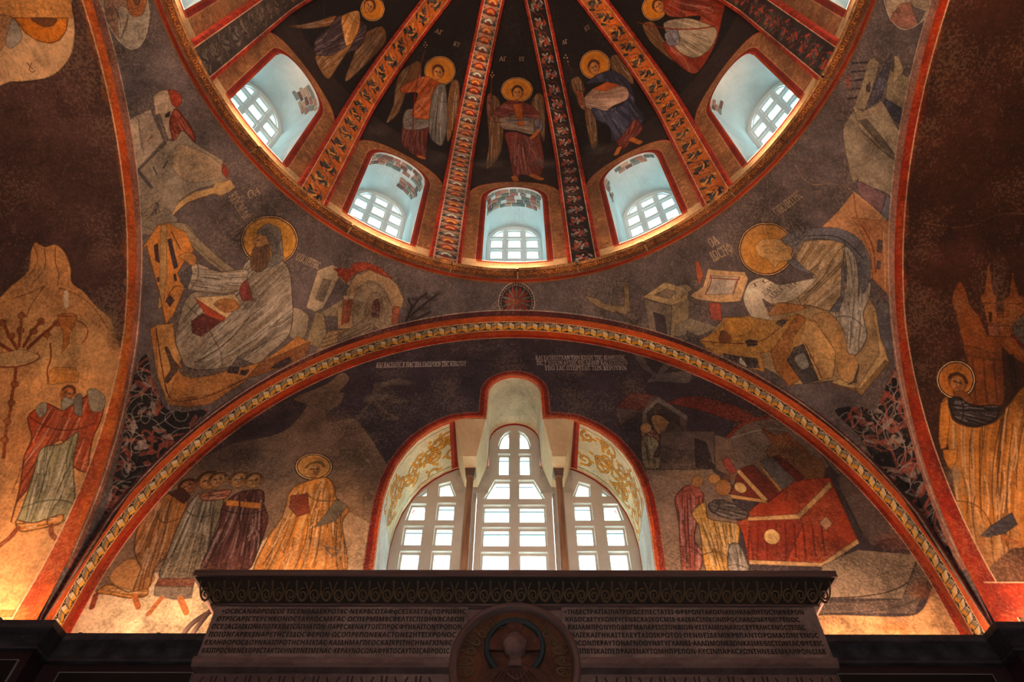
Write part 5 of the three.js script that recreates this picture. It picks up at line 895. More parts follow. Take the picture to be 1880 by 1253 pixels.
function pendRightPaint() {
  return [
    ['s','#8a7452',[835,2814,976,2768,1065,2703,1240,2652,1257,2583,1106,2630,959,2705]],
    ['f','#8a7452',[1314,2847,1365,2835,1291,2591,1233,2604]],
    ['l','#4a4038',19,[1228,2375,1226,2491,1199,2595]],
    ['l','#4a4038',19,[1216,2460,1348,2496,1408,2547]],
    ['l','#4a4038',20,[1146,2622,1274,2513,1363,2426]],
    ['f','#b59a6e',[1463,2680,1751,2731,1943,2604,1896,2522,1727,2530]],
    ['f','#7d6d58',[1594,2664,1738,2674,1826,2621,1734,2585]],
    ['f','#7a6c5c',[1475,2661,1726,2528,1587,2284,1408,2283]],
    ['f','#43393c',[1524,2532,1619,2472,1576,2303,1488,2345]],
    ['f','#93815f',[1726,2528,1912,2532,1793,2301,1596,2281]],
    ['f','#ac987d',[5307,2967,5131,2883,5074,2818,5051,2746,5063,2693,5134,2630,5244,2580,5430,2567]],
    ['f','#a36f5b',[5080,2850,5234,2816,5271,2744,5135,2627,5071,2696,5058,2782]],
    ['f','#6a615c',[5247,2735,5241,2620,5134,2630]],
    ['t','ΟC','#6a4a3c',51,[5109,2817,5193,2760]],
    ['l','#cbbfa8',6,[5222,2936,5131,2883,5074,2818,5051,2746,5063,2693,5134,2630,5244,2580,5348,2564]],
    ['l','#2f2830',17,[4632,2960,4696,2865]],
    ['l','#2f2830',16,[4559,2936,4626,2846]],
    ['l','#2f2830',17,[4485,2911,4556,2825]],
    ['l','#2f2830',17,[4412,2885,4487,2803]],
    ['l','#2f2830',16,[4340,2857,4417,2781]],
    ['b','#8a2c22',0.7,[4482,2905,4428,2886,4398,2889,4410,2913,4457,2943,4511,2962,4541,2958,4529,2934]],
    ['f','#8f8066',[4707,2862,4758,2839,4734,2781,4335,2705,4296,2786]],
    ['f','#4b4b5a',[4596,2744,4846,2731,4715,2690,4497,2648,4321,2697]],
    ['f','#8d7d63',[4517,2622,4715,2690,4742,2577,4724,2452,4394,2351,4395,2487]],
    ['f','#3e4050',[4504,2615,4503,2415,4386,2363,4406,2598]],
    ['f','#a8967a',[4308,2796,4311,2712,4473,2631,4295,2321,4160,2269,4130,2359,4179,2686]],
    ['f','#6a5f50',[4226,2705,4278,2659,4160,2299,4132,2360]],
    ['f','#33303a',[4519,2789,4562,2778,4485,2743,4470,2767]],
    ['f','#b09c78',[4840,2704,4852,2678,4768,2590,4623,2615]],
    ['s','#8f8069',[4100,2767,4270,2769,4173,2645,4127,2339,4157,2248,3923,2097,3874,2267,3784,2458,3962,2663]],
    ['f','#74565a',[3804,2458,3830,2400,3873,2207,3707,2135,3741,2379]],
    ['f','#6c6a70',[3710,2137,3886,2202,3855,2076,3733,1985]],
    ['f','#4f4a52',[3835,2450,3737,2404,3739,2434]],
    ['f','#b58257',[3290,2409,3525,2405,3721,2411,3736,2231,3714,1959,3471,1734,3270,1927]],
    ['l','#8a5434',9,[3715,2406,3611,2304,3519,2166]],
    ['l','#caa27a',6,[3721,2411,3736,2231,3717,1962]],
    ['l','#8a6a50',7,[3563,2893,3491,2746,3548,2655,3644,2595,3701,2507,3718,2446]],
    ['b','#6a5a58',0.5,[3870,2771,3767,2767,3646,2839,3574,2948,3600,3031,3713,3038,3839,2964,3900,2853]],
    ['t','ΟΠΟΙΗΤΗC','#b39a74',75,[3082,2696,3394,2670]],
    ['f','#b5774a',[3555,2295,3773,2019,3457,1726,3338,1659,3332,1863,3459,2012,3521,2168]],
    ['f','#5a4a50',[3573,2035,3593,2006,3522,1949,3498,1977]],
    ['f','#5a4a50',[3456,1937,3470,1911,3425,1872,3409,1896]],
    ['l','#7a4628',10,[3563,2205,3543,2066,3381,1877]],
    ['l','#cfae84',7,[3643,2042,3357,1750]],
    ['f','#8d806b',[1685,2361,1850,2381,2053,2218,1898,2211,1647,2273]],
    ['f','#5a5150',[1769,2293,1845,2217,1797,2070,1711,2163]],
    ['f','#6a6058',[1647,2273,1756,2264,1724,2192,1620,2208]],
    ['f','#a08d6e',[1838,2666,1952,2642,1992,2586,1778,2554]],
    ['h','#c4883c',[3005,2428,2883,2364,2734,2370,2610,2441,2553,2559,2594,2680,2724,2754,2891,2747,3018,2664,3058,2542]],
    ['f','#a5875f',[2791,2047,3028,1875,3214,1773,3198,1662,3034,1345,2753,1305,2639,1473,2384,1567,2266,1753,2049,1976,1850,2150,2135,2270,2466,2149]],
    ['r','#bb9b6f',16,[3074,2430,3158,2396,3260,2326,3360,2216,3289,2107,3188,2046,3143,1956,3008,1869,2909,1909,2791,2043,2628,2093,2544,2256,2806,2205,2972,2160,2967,2271,2934,2347]],
    ['r','#b0a48f',22,[3327,2189,3376,2110,3308,1941,3302,1853,3209,1774,3105,1722,3024,1583,2896,1534,2839,1577,2912,1737,2912,1890,3113,1945,3249,2067]],
    ['s','#b98d58',[2778,1938,2907,1889,2912,1733,2841,1579,2866,1544,2846,1462,2772,1376,2708,1408,2696,1512,2778,1706]],
    ['s','#6c6a70',[2955,2539,3115,2530,3284,2430,3415,2307,3470,2158,3432,1995,3315,1879,3204,1832,3263,1944,3350,2073,3352,2208,3243,2351,3114,2422,3003,2393,2965,2347,2977,2249,3007,2163,2907,2319,2889,2424,2946,2361,3000,2450]],
    ['f','#6c6a70',[3377,2205,3273,2126,3181,2018,3061,1902,2971,1853,2916,1899,3053,1925,3201,2075]],
    ['l','#2f2c34',6,[3159,2444,3313,2339,3393,2210,3387,2023]],
    ['l','#2f2c34',6,[3043,2438,3159,2444]],
    ['s','#cda063',[2741,2631,2852,2627,2958,2552,2970,2470,2935,2383,2831,2420,2771,2401,2759,2483,2714,2554]],
    ['l','#b07a42',6,[2769,2600,2848,2578,2914,2508]],
    ['l','#b07a42',6,[2772,2545,2855,2493,2902,2427]],
    ['s','#c8b99e',[2389,2347,2501,2415,2624,2394,2710,2284,2864,2213,2995,2146,2742,2130,2566,2189,2520,2255,2498,2129,2497,2029,2376,2008,2253,2050,2349,2137,2357,2270]],
    ['t','ΙCΑΔΙ','#4a3a30',45,[2550,2265,2661,2281]],
    ['t','ΑΧΡΑΝΤΕ','#4a3a30',49,[2581,2209,2768,2242]],
    ['t','ΜΑ','#4a3a30',48,[2761,2195,2845,2203]],
    ['t','Τ Ο','#4a3a30',35,[2497,2369,2677,2342]],
    ['s','#b57a45',[2493,2135,2623,2166,2782,2036,2679,2053,2511,2109]],
    ['f','#c59f70',[1934,2546,2096,2567,2220,2673,2514,2507,2509,2448,2340,2325,2184,2386,1989,2492]],
    ['f','#b5a591',[2214,2618,2449,2492,2315,2404,2076,2501]],
    ['l','#8a4a34',9,[2214,2618,2205,2575,2076,2501]],
    ['l','#8a4a34',9,[2449,2492,2409,2481,2315,2404]],
    ['l','#8a4a34',9,[2194,2605,2436,2477]],
    ['f','#97493a',[2066,2432,2170,2388,2106,2246,2023,2308]],
    ['f','#a05438',[2135,2772,2175,2765,2149,2649,2064,2583,2081,2660]],
    ['f','#b9853f',[1847,2181,2059,2202,2150,2264,2343,2185,2519,2054,2695,2028,2730,1962,2775,1906,2770,1644,2643,1499,2551,1515,2605,1807,2527,1816,2429,1753,2443,1586,2344,1570,2316,1727,2351,1872,2275,1892,2234,1748,2129,1826,2048,1973,1949,2012,1876,2088]],
    ['f','#9a622f',[2351,1872,2693,2025,2730,1962,2575,1892,2429,1753,2443,1586,2344,1570,2316,1727]],
    ['f','#c99c62',[2711,1950,2775,1906,2770,1644,2643,1499,2551,1515,2604,1811,2553,1806]],
    ['f','#3a3236',[1982,2016,2227,1865,2209,1792,2130,1829,2058,1891]],
    ['f','#46403f',[2527,1816,2600,1805,2554,1520,2445,1541,2443,1586,2429,1753]],
    ['s','#8a8478',[2484,1745,2566,1750,2550,1646,2489,1646]],
    ['s','#d0c5ae',[2082,1889,2109,1927,2123,1881,2124,1840]],
    ['s','#c28a3c',[2104,2217,2195,2245,2317,2172,2298,2082,2191,2081,2112,2131]],
    ['f','#33292c',[2204,2025,2248,2025,2297,1991,2279,1959,2207,1983]],
    ['s','#7a4a2e',[2009,2123,2056,2179,2093,2164,2115,2105,2089,2071,2021,2094]],
    ['f','#3b3030',[2504,2045,2536,2054,2602,2023,2532,1995]],
    ['l','#6a3c1e',8,[1845,2176,2090,2058,2300,1965,2506,1995]],
    ['l','#6a3c1e',6,[2616,1804,2580,1519]],
    ['l','#6a3c1e',6,[2600,1716,2589,1673,2615,1691]],
    ['f','#bd9d6b',[2618,1465,2729,1361,2742,1287,3037,1340,3098,1521,3200,1660,3169,1688,3090,1548,3024,1436,2794,1359,2761,1350,2676,1472]],
    ['f','#8a6a44',[2727,1363,2742,1287,3037,1340,3023,1370,2771,1329]],
    ['l','#7a4a2c',7,[2614,1454,2716,1348,2749,1346]],
    ['f','#4a4648',[2757,1402,2859,1468,2766,1380,2707,1406]],
    ['s','#656166',[3211,1687,3282,1712,3279,1606,3180,1453,3078,1374,3103,1520]],
    ['t','ΟΑ','#b39a74',81,[2357,2805,2465,2801]],
    ['t','ΙΩCΗΦ','#b39a74',89,[2305,2700,2543,2686]],
    ['v','#1c191d',44,'#a39488','#93483a',[2541,1272,2693,1231,2764,1152,2884,1212,3053,1280,3050,1186,2984,1037,2923,877,2850,715,2789,496,2684,149,2601,-63,2596,115,2591,550,2593,810,2586,1059]],
    ['o','#7d2a1e',[26,2825,244,2821]],
  ];
}
function lunettePaint() {
  return [
    ['s','#79624e',[-2246,-578,-2385,140,-2320,559,-2222,913,-1982,1169,-1707,1264,-1598,1362,-1544,1572,-1653,1649,-1445,1816,-1355,1952,-1283,1848,-1391,1572,-1333,1401,-1162,1429,-960,1161,-792,777,-598,-574]],
    ['s','#c6ad8a',[-2352,-578,-2423,-30,-2136,140,-1945,212,-1547,361,-1324,645,-1040,603,-797,363,-598,-574]],
    ['b','#5a4a40',0.7,[-1267,1010,-1366,843,-1673,776,-2022,842,-2223,1009,-2147,1186,-1822,1264,-1450,1188]],
    ['b','#6a5444',0.8,[-1092,1265,-1129,1048,-1292,962,-1495,1047,-1630,1264,-1612,1499,-1438,1602,-1217,1499]],
    ['b','#b08a5c',0.6,[-822,521,-835,248,-950,142,-1106,247,-1226,520,-1234,825,-1110,962,-932,825]],
    ['b','#d8c49c',0.8,[-851,-59,-1031,-192,-1506,-246,-2017,-194,-2286,-62,-2139,79,-1636,141,-1093,81]],
    ['l','#594a42',27,[-1148,1405,-1067,1601,-1060,1725,-1067,1810]],
    ['l','#594a42',30,[-1060,1725,-991,1832,-897,1875]],
    ['l','#594a42',30,[-1112,1621,-910,1662]],
    ['l','#594a42',29,[-1032,1601,-972,1521,-850,1434]],
    ['b','#75635a',0.7,[-762,1832,-796,1804,-886,1793,-978,1804,-1020,1831,-986,1859,-896,1871,-803,1860]],
    ['b','#75635a',0.7,[-945,1810,-962,1783,-1011,1771,-1063,1782,-1088,1810,-1072,1837,-1023,1849,-970,1837]],
    ['b','#75635a',0.7,[-911,1673,-940,1646,-1017,1636,-1098,1646,-1135,1672,-1107,1699,-1029,1710,-948,1699]],
    ['b','#75635a',0.7,[-779,1622,-800,1596,-857,1585,-918,1596,-946,1621,-925,1647,-867,1658,-807,1648]],
    ['b','#75635a',0.7,[-837,1434,-853,1410,-899,1400,-948,1410,-972,1434,-956,1458,-909,1469,-860,1458]],
    ['b','#75635a',0.7,[-1004,1642,-1021,1616,-1068,1605,-1118,1616,-1143,1642,-1128,1668,-1080,1679,-1029,1668]],
    ['b','#6a5548',0.8,[-1006,1239,-1036,1151,-1138,1116,-1254,1151,-1319,1238,-1292,1329,-1187,1367,-1068,1329]],
    ['f','#705a4a',[-1426,1724,-1283,1714,-1288,1601,-1354,1521,-1472,1560]],
    ['t','ΚΑΙ ΒΑCΙΛΕΥC Κ ΠΑC ΙΗΛ ΕΜΠΡΟCΘ ΤΗC ΚΙΒΩΤΟΥ','#cbbcae',70,[-1099,2010,-384,2034]],
    ['t','ΚΑΙ ΕΙCΗΝΕΓΚΑΝ ΤΗΝ ΚΙΒΩΤ ΤΗC ΔΙΑΘΗΚΗC','#cbbcae',60,[169,2109,893,2115]],
    ['t','ΕΙC Τ ΤΟΠΟΝ ΑΥΤΗC ΕΙC ΔΑΒΗΡ ΚΑΙ ΕΓΕΝΕΤΟ','#cbbcae',58,[177,2046,903,2054]],
    ['t','ΥΠΟ ΤΑC ΠΤΕΡΥΓΑC ΤΩΝ ΧΕΡΟΥΒΙΝ','#cbbcae',62,[239,1982,890,1983]],
    ['s','#5d5552',[965,2201,1040,2201,1071,2013,1133,1945,1370,1968,1343,1835,1101,1846,1021,1835,1071,1923,1012,2013]],
    ['s','#5d5552',[1118,1945,1220,2106,1260,2083,1176,1945]],
    ['f','#544540',[743,1544,881,1728,1076,1682,1258,1457,1162,985,857,984,928,1505,754,1361]],
    ['f','#6f625a',[937,1514,1080,1676,1260,1466,1248,1409,1069,1614,968,1495,934,1278,906,1315]],
    ['f','#3a2c2a',[976,1505,1067,1604,1197,1456,1151,1154,1058,1278,965,1352]],
    ['f','#5f2c26',[751,1554,881,1723,1048,1696,938,1524]],
    ['s','#a4784a',[994,1447,1064,1466,1157,1315,1158,1189,1091,1171,1009,1297]],
    ['r','#6a3a2c',6,[902,1370,965,1352,1048,1224,965,1189,895,1242]],
    ['r','#8a7a5a',8,[895,1242,997,1224,981,985,869,984]],
    ['s','#a87c50',[977,1343,964,1312,942,1294,917,1293,900,1312,897,1342,910,1373,932,1392,957,1392,974,1373]],
    ['r','#33292b',6,[1032,1278,1175,1207,1141,1102,1030,1119]],
    ['s','#6f2a20',[1144,1614,1295,1676,1418,1666,1642,1565,1746,1448,1601,1406,1384,1515,1142,1604]],
    ['f','#6f5c50',[1435,1064,1499,1243,1589,1362,1843,1457,1995,1344,2095,1182,2113,986,1896,826,1412,826]],
    ['l','#7d2c1c',26,[1499,1243,1589,1362,1727,1429,1872,1463]],
    ['l','#8a8078',13,[1519,1243,1786,1353,1933,1316]],
    ['f','#7d7468',[1331,1216,1434,1216,1423,1064,1322,1063]],
    ['f','#4a2620',[1411,1198,1430,1198,1425,1064,1404,1064]],
    ['s','#7d4526',[1764,1325,1842,1280,1930,1307,1948,1244,2003,1138,1976,986,1767,953,1727,1069,1789,1190]],
    ['l','#6a3018',19,[1767,1335,1843,1262]],
    ['f','#4a3c3a',[943,1063,1120,1409,1202,1352,1195,1063]],
    ['f','#5b4b42',[975,957,1335,958,1418,1312,1036,1312]],
    ['f','#2f2526',[1265,1240,1335,1204,1335,958,1212,966]],
    ['f','#6b5545',[1410,1276,1518,1240,1503,1032,1419,902,1341,958]],
    ['f','#7d6858',[875,949,1321,953,1388,731,1379,515,1279,179,755,178]],
    ['b','#8a6a50',0.7,[1346,901,1274,857,1124,838,982,856,929,901,998,946,1150,966,1295,947]],
    ['s','#7a5232',[1729,1117,1845,1205,1990,1101,2080,1033,2039,887,1906,855,1776,983]],
    ['f','#65594c',[2092,1101,2219,1135,2303,935,2216,840,2137,919]],
    ['f','#5f5048',[2104,863,2186,935,2296,887,2375,733,2376,476,2133,349,2116,448]],
    ['l','#4a3a34',13,[2113,442,2133,349,2377,473]],
    ['f','#403836',[2076,887,2113,855,2099,422,2046,415,2062,630]],
    ['f','#9c3a1c',[1372,526,1597,714,1810,858,2078,887,2066,395,1785,219,1374,250,1385,444]],
    ['f','#7f2c18',[1449,543,1765,579,1778,516,1591,253,1396,253]],
    ['l','#6a2010',12,[1447,515,1363,253]],
    ['l','#6a2010',12,[1502,515,1421,258]],
    ['l','#6a2010',11,[1557,516,1479,263]],
    ['l','#6a2010',12,[1612,516,1537,268]],
    ['l','#6a2010',12,[1666,516,1595,273]],
    ['l','#6a2010',12,[1721,516,1654,278]],
    ['l','#6a2010',12,[1776,516,1712,283]],
    ['l','#6a2010',12,[1831,516,1771,288]],
    ['l','#6a2010',12,[1886,516,1829,294]],
    ['f','#c29660',[1447,564,1769,590,2067,855,2066,809,1765,551,1444,538]],
    ['f','#c9a06a',[1371,259,1793,241,2065,406,2064,375,1788,214,1366,230]],
    ['f','#6a2a1e',[1392,746,1498,958,1606,999,1719,762,1608,680,1582,702,1438,739]],
    ['f','#b07a3e',[1636,1016,1678,1033,1769,808,1708,765]],
    ['f','#5f5a56',[1649,1016,1751,1066,1833,855,1736,777]],
    ['f','#642420',[1751,1066,1808,1087,1917,886,1855,847]],
    ['f','#c59a62',[1475,937,1502,958,1615,702,1587,680]],
    ['f','#b98a52',[1380,746,1594,702,1608,672,1384,713]],
    ['s','#c9a468',[1591,392,1563,370,1533,368,1511,385,1506,416,1520,449,1548,472,1579,475,1601,456,1605,425]],
    ['s','#c9a468',[1497,773,1477,758,1452,759,1433,775,1427,801,1435,826,1455,842,1480,842,1499,825,1505,799]],
    ['f','#b98a68',[1878,523,1938,572,1959,516,1900,468]],
    ['r','#94483c',20,[1028,713,1133,819,1215,743,1165,625,1083,404,1116,300,1057,178,969,178,1013,515]],
    ['f','#a05444',[1138,815,1188,854,1211,739,1159,716]],
    ['r','#c59448',24,[1108,596,1211,683,1207,554,1369,512,1352,404,1249,179,1106,178,1132,485]],
    ['r','#4c4340',8,[1234,669,1324,701,1461,597,1400,543,1291,568,1230,614]],
    ['r','#8a8274',6,[1281,354,1340,367,1358,253,1343,179,1236,179]],
    ['s','#a4703f',[1236,851,1223,823,1200,806,1176,806,1160,823,1159,850,1172,878,1195,896,1219,896,1235,878]],
    ['s','#b07c44',[1356,873,1342,849,1318,834,1293,834,1275,849,1273,873,1287,897,1311,912,1337,912,1354,897]],
    ['s','#a06a3a',[1406,800,1386,760,1355,736,1324,736,1305,760,1304,800,1324,840,1355,865,1387,865,1406,840]],
    ['b','#7a5230',0.7,[1477,886,1451,857,1405,845,1365,857,1354,885,1379,915,1426,927,1466,915]],
    ['s','#8a4034',[1409,1032,1448,1066,1469,999,1477,934,1436,918,1409,982]],
    ['f','#93806a',[1786,222,2036,330,2383,295,2164,10,1690,16]],
    ['f','#66564c',[2384,297,2409,193,2185,-77,1655,-78,1676,-18,2154,10]],
    ['l','#3f3430',7,[1690,16,2157,10,2386,295]],
    ['l','#3f3430',6,[1655,-78,2185,-77,2409,193]],
    ['l','#4a3e38',5,[1682,-9,2143,-15,2189,-76]],
    ['t','ΟΥCΙΠΝΕCΑΝΑΡΕCΙ','#4a3e38',33,[1686,-53,2090,-59]],
    ['s','#cc9c68',[1621,-95,2180,-83,2420,133,2473,-299,1548,-301]],
    ['b','#c0602c',0.4,[2155,-158,2106,-187,2017,-200,1939,-188,1916,-158,1964,-128,2055,-116,2134,-128]],
    ['b','#b56a40',0.5,[2384,63,2333,14,2258,-6,2202,14,2197,62,2247,112,2324,133,2381,112]],
    ['b','#d8a870',0.6,[1936,-158,1883,-195,1786,-210,1702,-195,1678,-159,1730,-121,1828,-105,1914,-121]],
    ['b','#8a4a3c',0.5,[2456,383,2384,327,2265,305,2166,327,2144,382,2214,438,2336,462,2437,439]],
    ['s','#b58048',[-2314,196,-2256,258,-2131,221,-2057,124,-2098,48,-2237,77,-2312,124]],
    ['r','#93602f',20,[-2266,335,-2309,481,-2300,619,-2250,725,-2167,755,-2077,678,-2068,506,-2050,294,-2085,194,-2066,75,-2142,54,-2163,196,-2207,246]],
    ['r','#716652',24,[-2067,651,-2022,752,-1908,768,-1843,649,-1824,398,-1819,146,-1826,134,-2027,134,-2050,294,-2068,506]],
    ['f','#70402f',[-2033,130,-1824,131,-1817,78,-2035,83]],
    ['f','#77695a',[-2035,83,-1817,78,-1801,9,-1891,0,-2015,26]],
    ['r','#4c2722',28,[-1844,652,-1772,756,-1632,768,-1584,649,-1528,535,-1524,295,-1554,183,-1803,183,-1818,320,-1817,507]],
    ['f','#ac6e30',[-1844,696,-1610,670,-1597,623,-1824,649]],
    ['l','#33201c',9,[-1769,741,-1694,510]],
    ['d','#98643a','#6a3f26',[-2130,809,-2173,855]],
    ['f','#432620',[-2240,752,-2154,793,-2080,725,-2097,663]],
    ['d','#a07044','#74502f',[-2014,856,-2051,928]],
    ['d','#a07546','#74502f',[-1953,864,-1965,927]],
    ['d','#a27846','#7a5430',[-1815,864,-1837,931]],
    ['d','#a27846','#7a5430',[-1715,857,-1725,922]],
    ['r','#9a5a3c',6,[-2014,740,-1842,779,-1848,708,-1977,688]],
    ['h','#bb8440',[-1228,975,-1236,910,-1286,870,-1358,870,-1426,909,-1465,974,-1459,1041,-1409,1082,-1335,1083,-1265,1041]],
    ['d','#a8743c','#b88a4c',[-1335,953,-1341,1024]],
    ['r','#c9853a',34,[-1450,753,-1395,830,-1248,881,-1171,803,-1139,709,-1041,621,-1062,508,-984,138,-1473,137,-1490,399,-1446,563]],
    ['f','#7d3a22',[-1434,729,-1334,745,-1282,595,-1351,563,-1421,635]],
    ['f','#746752',[-1230,483,-1181,581,-1137,700,-1053,653,-1110,532]],
    ['l','#75685c',9,[-1132,350,-1069,260,-1037,318]],
    ['l','#75685c',9,[-1143,350,-1037,318]],
    ['r','#b8782f',6,[-2346,42,-2298,94,-2170,45,-2074,66,-2060,20,-2153,8,-2256,28]],
    ['l','#77351f',30,[-2342,25,-2327,-48]],
    ['l','#a8602e',29,[-2122,20,-2071,-48]],
    ['l','#b06a38',28,[-1967,9,-1998,-86]],
    ['l','#b06a38',31,[-1863,9,-1793,-80]],
  ];
}
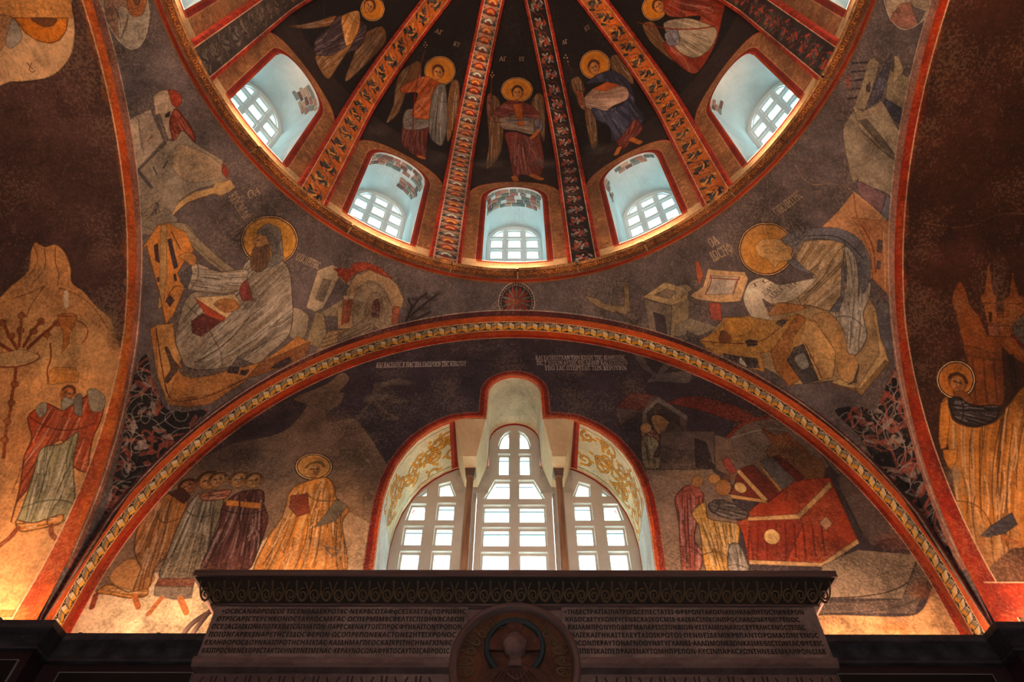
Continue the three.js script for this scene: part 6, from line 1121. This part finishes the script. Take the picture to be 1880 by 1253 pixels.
function domePaint() {
  return [
    ['r','#6b4a2a',9,[-368,3228,-332,3475,-211,3390,-140,2962,-171,2524,-309,2179,-307,2747]],
    ['r','#6b4a2a',9,[237,3360,326,3502,418,3447,408,3163,359,2736,319,2876,270,3187]],
    ['h','#c07a1c',[273,3562,221,3465,105,3409,-34,3411,-149,3470,-199,3569,-160,3671,-38,3736,117,3734,237,3665]],
    ['r','#6d3027',20,[-120,2901,24,2937,251,2823,305,2941,335,2340,282,2049,221,2016,77,2085,-3,1992,-69,2640]],
    ['r','#7f6a58',8,[-206,3142,-80,3232,151,3199,271,3128,232,2890,24,2958,-151,2992]],
    ['r','#74302a',8,[-288,3241,-137,3395,-5,3427,211,3362,335,3206,266,3129,121,3201,21,3233,-178,3168]],
    ['f','#b05a1c',[-18,3378,106,3375,120,3031,56,3034]],
    ['r','#57525e',4,[265,3111,353,3115,351,2933,257,2918]],
    ['r','#7d4a2e',4,[-398,3451,-333,3483,-270,3134,-125,3084,-296,3095,-365,3171]],
    ['l','#b0652a',50,[300,2933,249,2862,213,2828]],
    ['l','#57586a',23,[-90,3122,242,3138]],
    ['d','#c0803c','#6a3a1c',[45,3543,47,3641]],
    ['l','#b0652a',66,[-3,2026,16,1945]],
    ['l','#b0652a',64,[187,2057,284,1939]],
    ['l','#6a2018',13,[-365,3767,-318,3127]],
    ['s','#c0a080',[-357,3793,-358,3787,-364,3783,-371,3782,-378,3785,-381,3790,-380,3796,-374,3801,-367,3802,-360,3799]],
    ['s','#c0a080',[-375,3753,-377,3747,-382,3743,-389,3742,-396,3745,-399,3750,-398,3756,-392,3761,-385,3762,-378,3759]],
    ['s','#c0a080',[-327,3760,-329,3754,-334,3749,-342,3748,-348,3751,-351,3757,-350,3763,-344,3767,-337,3768,-330,3765]],
    ['s','#c0a080',[-348,3732,-349,3726,-355,3722,-362,3721,-368,3723,-371,3729,-370,3735,-365,3739,-357,3740,-351,3738]],
    ['t','ΑΓ','#a8967c',60,[-271,3954,-145,3962]],
    ['t','ΚΥ','#a8967c',62,[77,3960,176,3956]],
    ['b','#4a3e38',0.7,[-24,2353,-90,2263,-249,2203,-408,2195,-479,2259,-418,2368,-258,2444,-93,2432]],
    ['b','#4a3e38',0.7,[512,2245,459,2175,343,2178,230,2244,184,2339,236,2414,356,2421,471,2349]],
    ['r','#6b4a2a',9,[-1622,3180,-1523,3490,-1431,3495,-1362,3297,-1445,3104,-1415,2669,-1486,2341,-1507,2723]],
    ['r','#6b4a2a',9,[-949,3500,-852,3539,-755,3236,-753,2799,-790,2568,-910,3169]],
    ['h','#c07a1c',[-950,3664,-950,3539,-1028,3424,-1148,3361,-1270,3372,-1356,3455,-1373,3580,-1308,3700,-1177,3767,-1036,3753]],
    ['r','#602a22',12,[-1306,2385,-1319,2688,-1063,2789,-1018,2491,-979,2047,-1078,1993,-1241,2098]],
    ['r','#6d655c',8,[-1341,2786,-1036,2975,-1021,2712,-1286,2448]],
    ['r','#a54c1c',12,[-1523,3033,-1447,3233,-1318,3390,-1126,3415,-1003,3390,-945,3027,-1090,2804,-1265,2737,-1312,3111,-1473,2976]],
    ['r','#64605a',10,[-1135,3291,-1012,3415,-847,2918,-841,2462,-983,2518,-1058,2792]],
    ['d','#c0803c','#7a4420',[-1179,3542,-1207,3640]],
    ['l','#6a2018',12,[-1490,3700,-1070,2012]],
    ['s','#c0a080',[-1535,3793,-1534,3787,-1537,3781,-1543,3778,-1549,3777,-1555,3781,-1556,3787,-1554,3793,-1548,3796,-1541,3797]],
    ['s','#c0a080',[-1534,3753,-1533,3747,-1536,3741,-1541,3737,-1548,3737,-1553,3740,-1555,3746,-1552,3752,-1546,3756,-1540,3756]],
    ['s','#c0a080',[-1496,3778,-1494,3772,-1497,3766,-1503,3762,-1510,3762,-1515,3765,-1517,3771,-1514,3777,-1508,3781,-1501,3781]],
    ['s','#c0a080',[-1498,3741,-1497,3735,-1500,3729,-1505,3726,-1512,3725,-1517,3729,-1519,3735,-1516,3741,-1510,3745,-1503,3745]],
    ['l','#b0652a',62,[-1039,2020,-999,2037]],
    ['t','ΑΓ','#a8967c',65,[-1504,3964,-1373,3992]],
    ['t','ΚΥ','#a8967c',63,[-1127,3956,-1011,3974]],
    ['b','#4a3e38',0.7,[-1389,2297,-1409,2138,-1498,1941,-1601,1830,-1661,1870,-1645,2048,-1560,2246,-1452,2341]],
    ['b','#43383a',0.7,[-730,2256,-752,2115,-829,1998,-915,1979,-962,2074,-943,2223,-866,2332,-777,2345]],
    ['r','#6b4a2a',9,[1516,3555,1630,3521,1678,3295,1597,3030,1535,3192,1452,3387]],
    ['r','#6b4a2a',9,[871,3559,994,3556,1014,3356,901,3269,851,3400]],
    ['r','#6b4a2a',9,[941,3129,1038,3107,965,2462,884,2361,890,2802]],
    ['h','#c07a1c',[1460,3480,1373,3402,1252,3395,1136,3461,1065,3577,1071,3700,1161,3784,1301,3793,1426,3723,1483,3603]],
    ['r','#2d3046',16,[1059,3420,1250,3461,1457,3384,1563,3133,1544,2906,1503,2728,1519,2385,1347,2338,1282,2453,1117,2325,1155,2720,1063,2925,1444,2862,1465,3051,1299,3310]],
    ['r','#a98670',10,[927,3191,1108,3307,1315,3268,1499,3055,1458,2885,1264,2914,1088,2908]],
    ['r','#343850',10,[1021,3048,1235,2834,1448,2858,1319,2413,1152,2247,1133,2628,1025,2849]],
    ['r','#742c1e',8,[1162,2267,1319,2413,1431,2494,1461,2239,1304,2116,1186,2052]],
    ['f','#a8501c',[1105,3314,1323,3300,1454,3152,1252,3193]],
    ['r','#8a4a26',4,[894,3388,971,3324,927,3074,868,3195]],
    ['d','#c0803c','#7a4420',[1246,3580,1271,3678]],
    ['l','#b0652a',58,[1159,2110,1114,2013]],
    ['l','#b0652a',54,[1309,2168,1383,1964]],
    ['s','#c0a080',[916,3896,911,3892,904,3890,896,3893,892,3898,892,3904,896,3908,904,3910,911,3907,916,3902]],
    ['s','#c0a080',[879,3872,874,3868,867,3866,860,3869,855,3874,855,3880,859,3884,867,3886,874,3884,879,3878]],
    ['s','#c0a080',[926,3857,921,3852,914,3851,907,3854,902,3859,902,3865,907,3869,914,3871,921,3868,926,3863]],
    ['s','#c0a080',[918,3808,914,3803,907,3802,900,3804,895,3810,895,3816,900,3820,907,3822,914,3819,918,3814]],
    ['l','#5a2018',10,[894,3821,919,3681]],
    ['t','ΑΓ','#a8967c',62,[912,4043,1009,4032]],
    ['t','ΚΥ','#a8967c',63,[1376,4044,1483,4044]],
    ['b','#4a3e38',0.7,[1112,2161,1047,2095,921,2159,804,2300,764,2440,831,2508,965,2462,1080,2318]],
    ['r','#6b4a2a',9,[-2247,3216,-2158,3505,-1996,3392,-2008,2894,-2061,2434,-2155,2834]],
    ['r','#6b4a2a',9,[-2791,2082,-2689,2578,-2603,2997,-2546,2881,-2671,2422]],
    ['h','#c07a1c',[-2305,3682,-2256,3599,-2266,3494,-2326,3407,-2410,3370,-2491,3398,-2542,3479,-2543,3583,-2489,3672,-2396,3710]],
    ['r','#34262c',16,[-2582,3030,-2502,3213,-2287,3326,-2182,3029,-2323,2568,-2438,2280,-2541,2467,-2548,2826]],
    ['r','#c08440',7,[-2552,3096,-2489,3352,-2326,3205,-2266,2883,-2426,2971]],
    ['r','#8a6238',7,[-2433,2270,-2332,2548,-2270,2951,-2233,2768,-2198,2220,-2285,2153]],
    ['d','#c0803c','#7a4420',[-2458,3529,-2484,3617]],
    ['h','#c07a1c',[2478,3431,2396,3404,2309,3441,2247,3528,2235,3634,2284,3717,2377,3745,2472,3707,2529,3617,2529,3512]],
    ['r','#6b4a2a',9,[2131,3573,2248,3476,2191,3196,2183,2670,2099,2878,2059,3325]],
    ['r','#822c14',22,[2539,3525,2893,2729,2716,2531,2485,2384,2194,2361,2117,2838,2167,3165,2442,2922,2631,2911,2426,3336]],
    ['r','#988a70',12,[2317,3335,2537,3071,2627,2538,2468,2430,2294,2562,2215,2912]],
    ['r','#7a7880',5,[2244,3230,2376,3128,2283,2957,2183,3066]],
    ['d','#c0803c','#7a4420',[2445,3547,2471,3635]],
    ['l','#6a2018',13,[2106,3654,2646,2578]],
  ];
}


renderer.render(scene, camera);
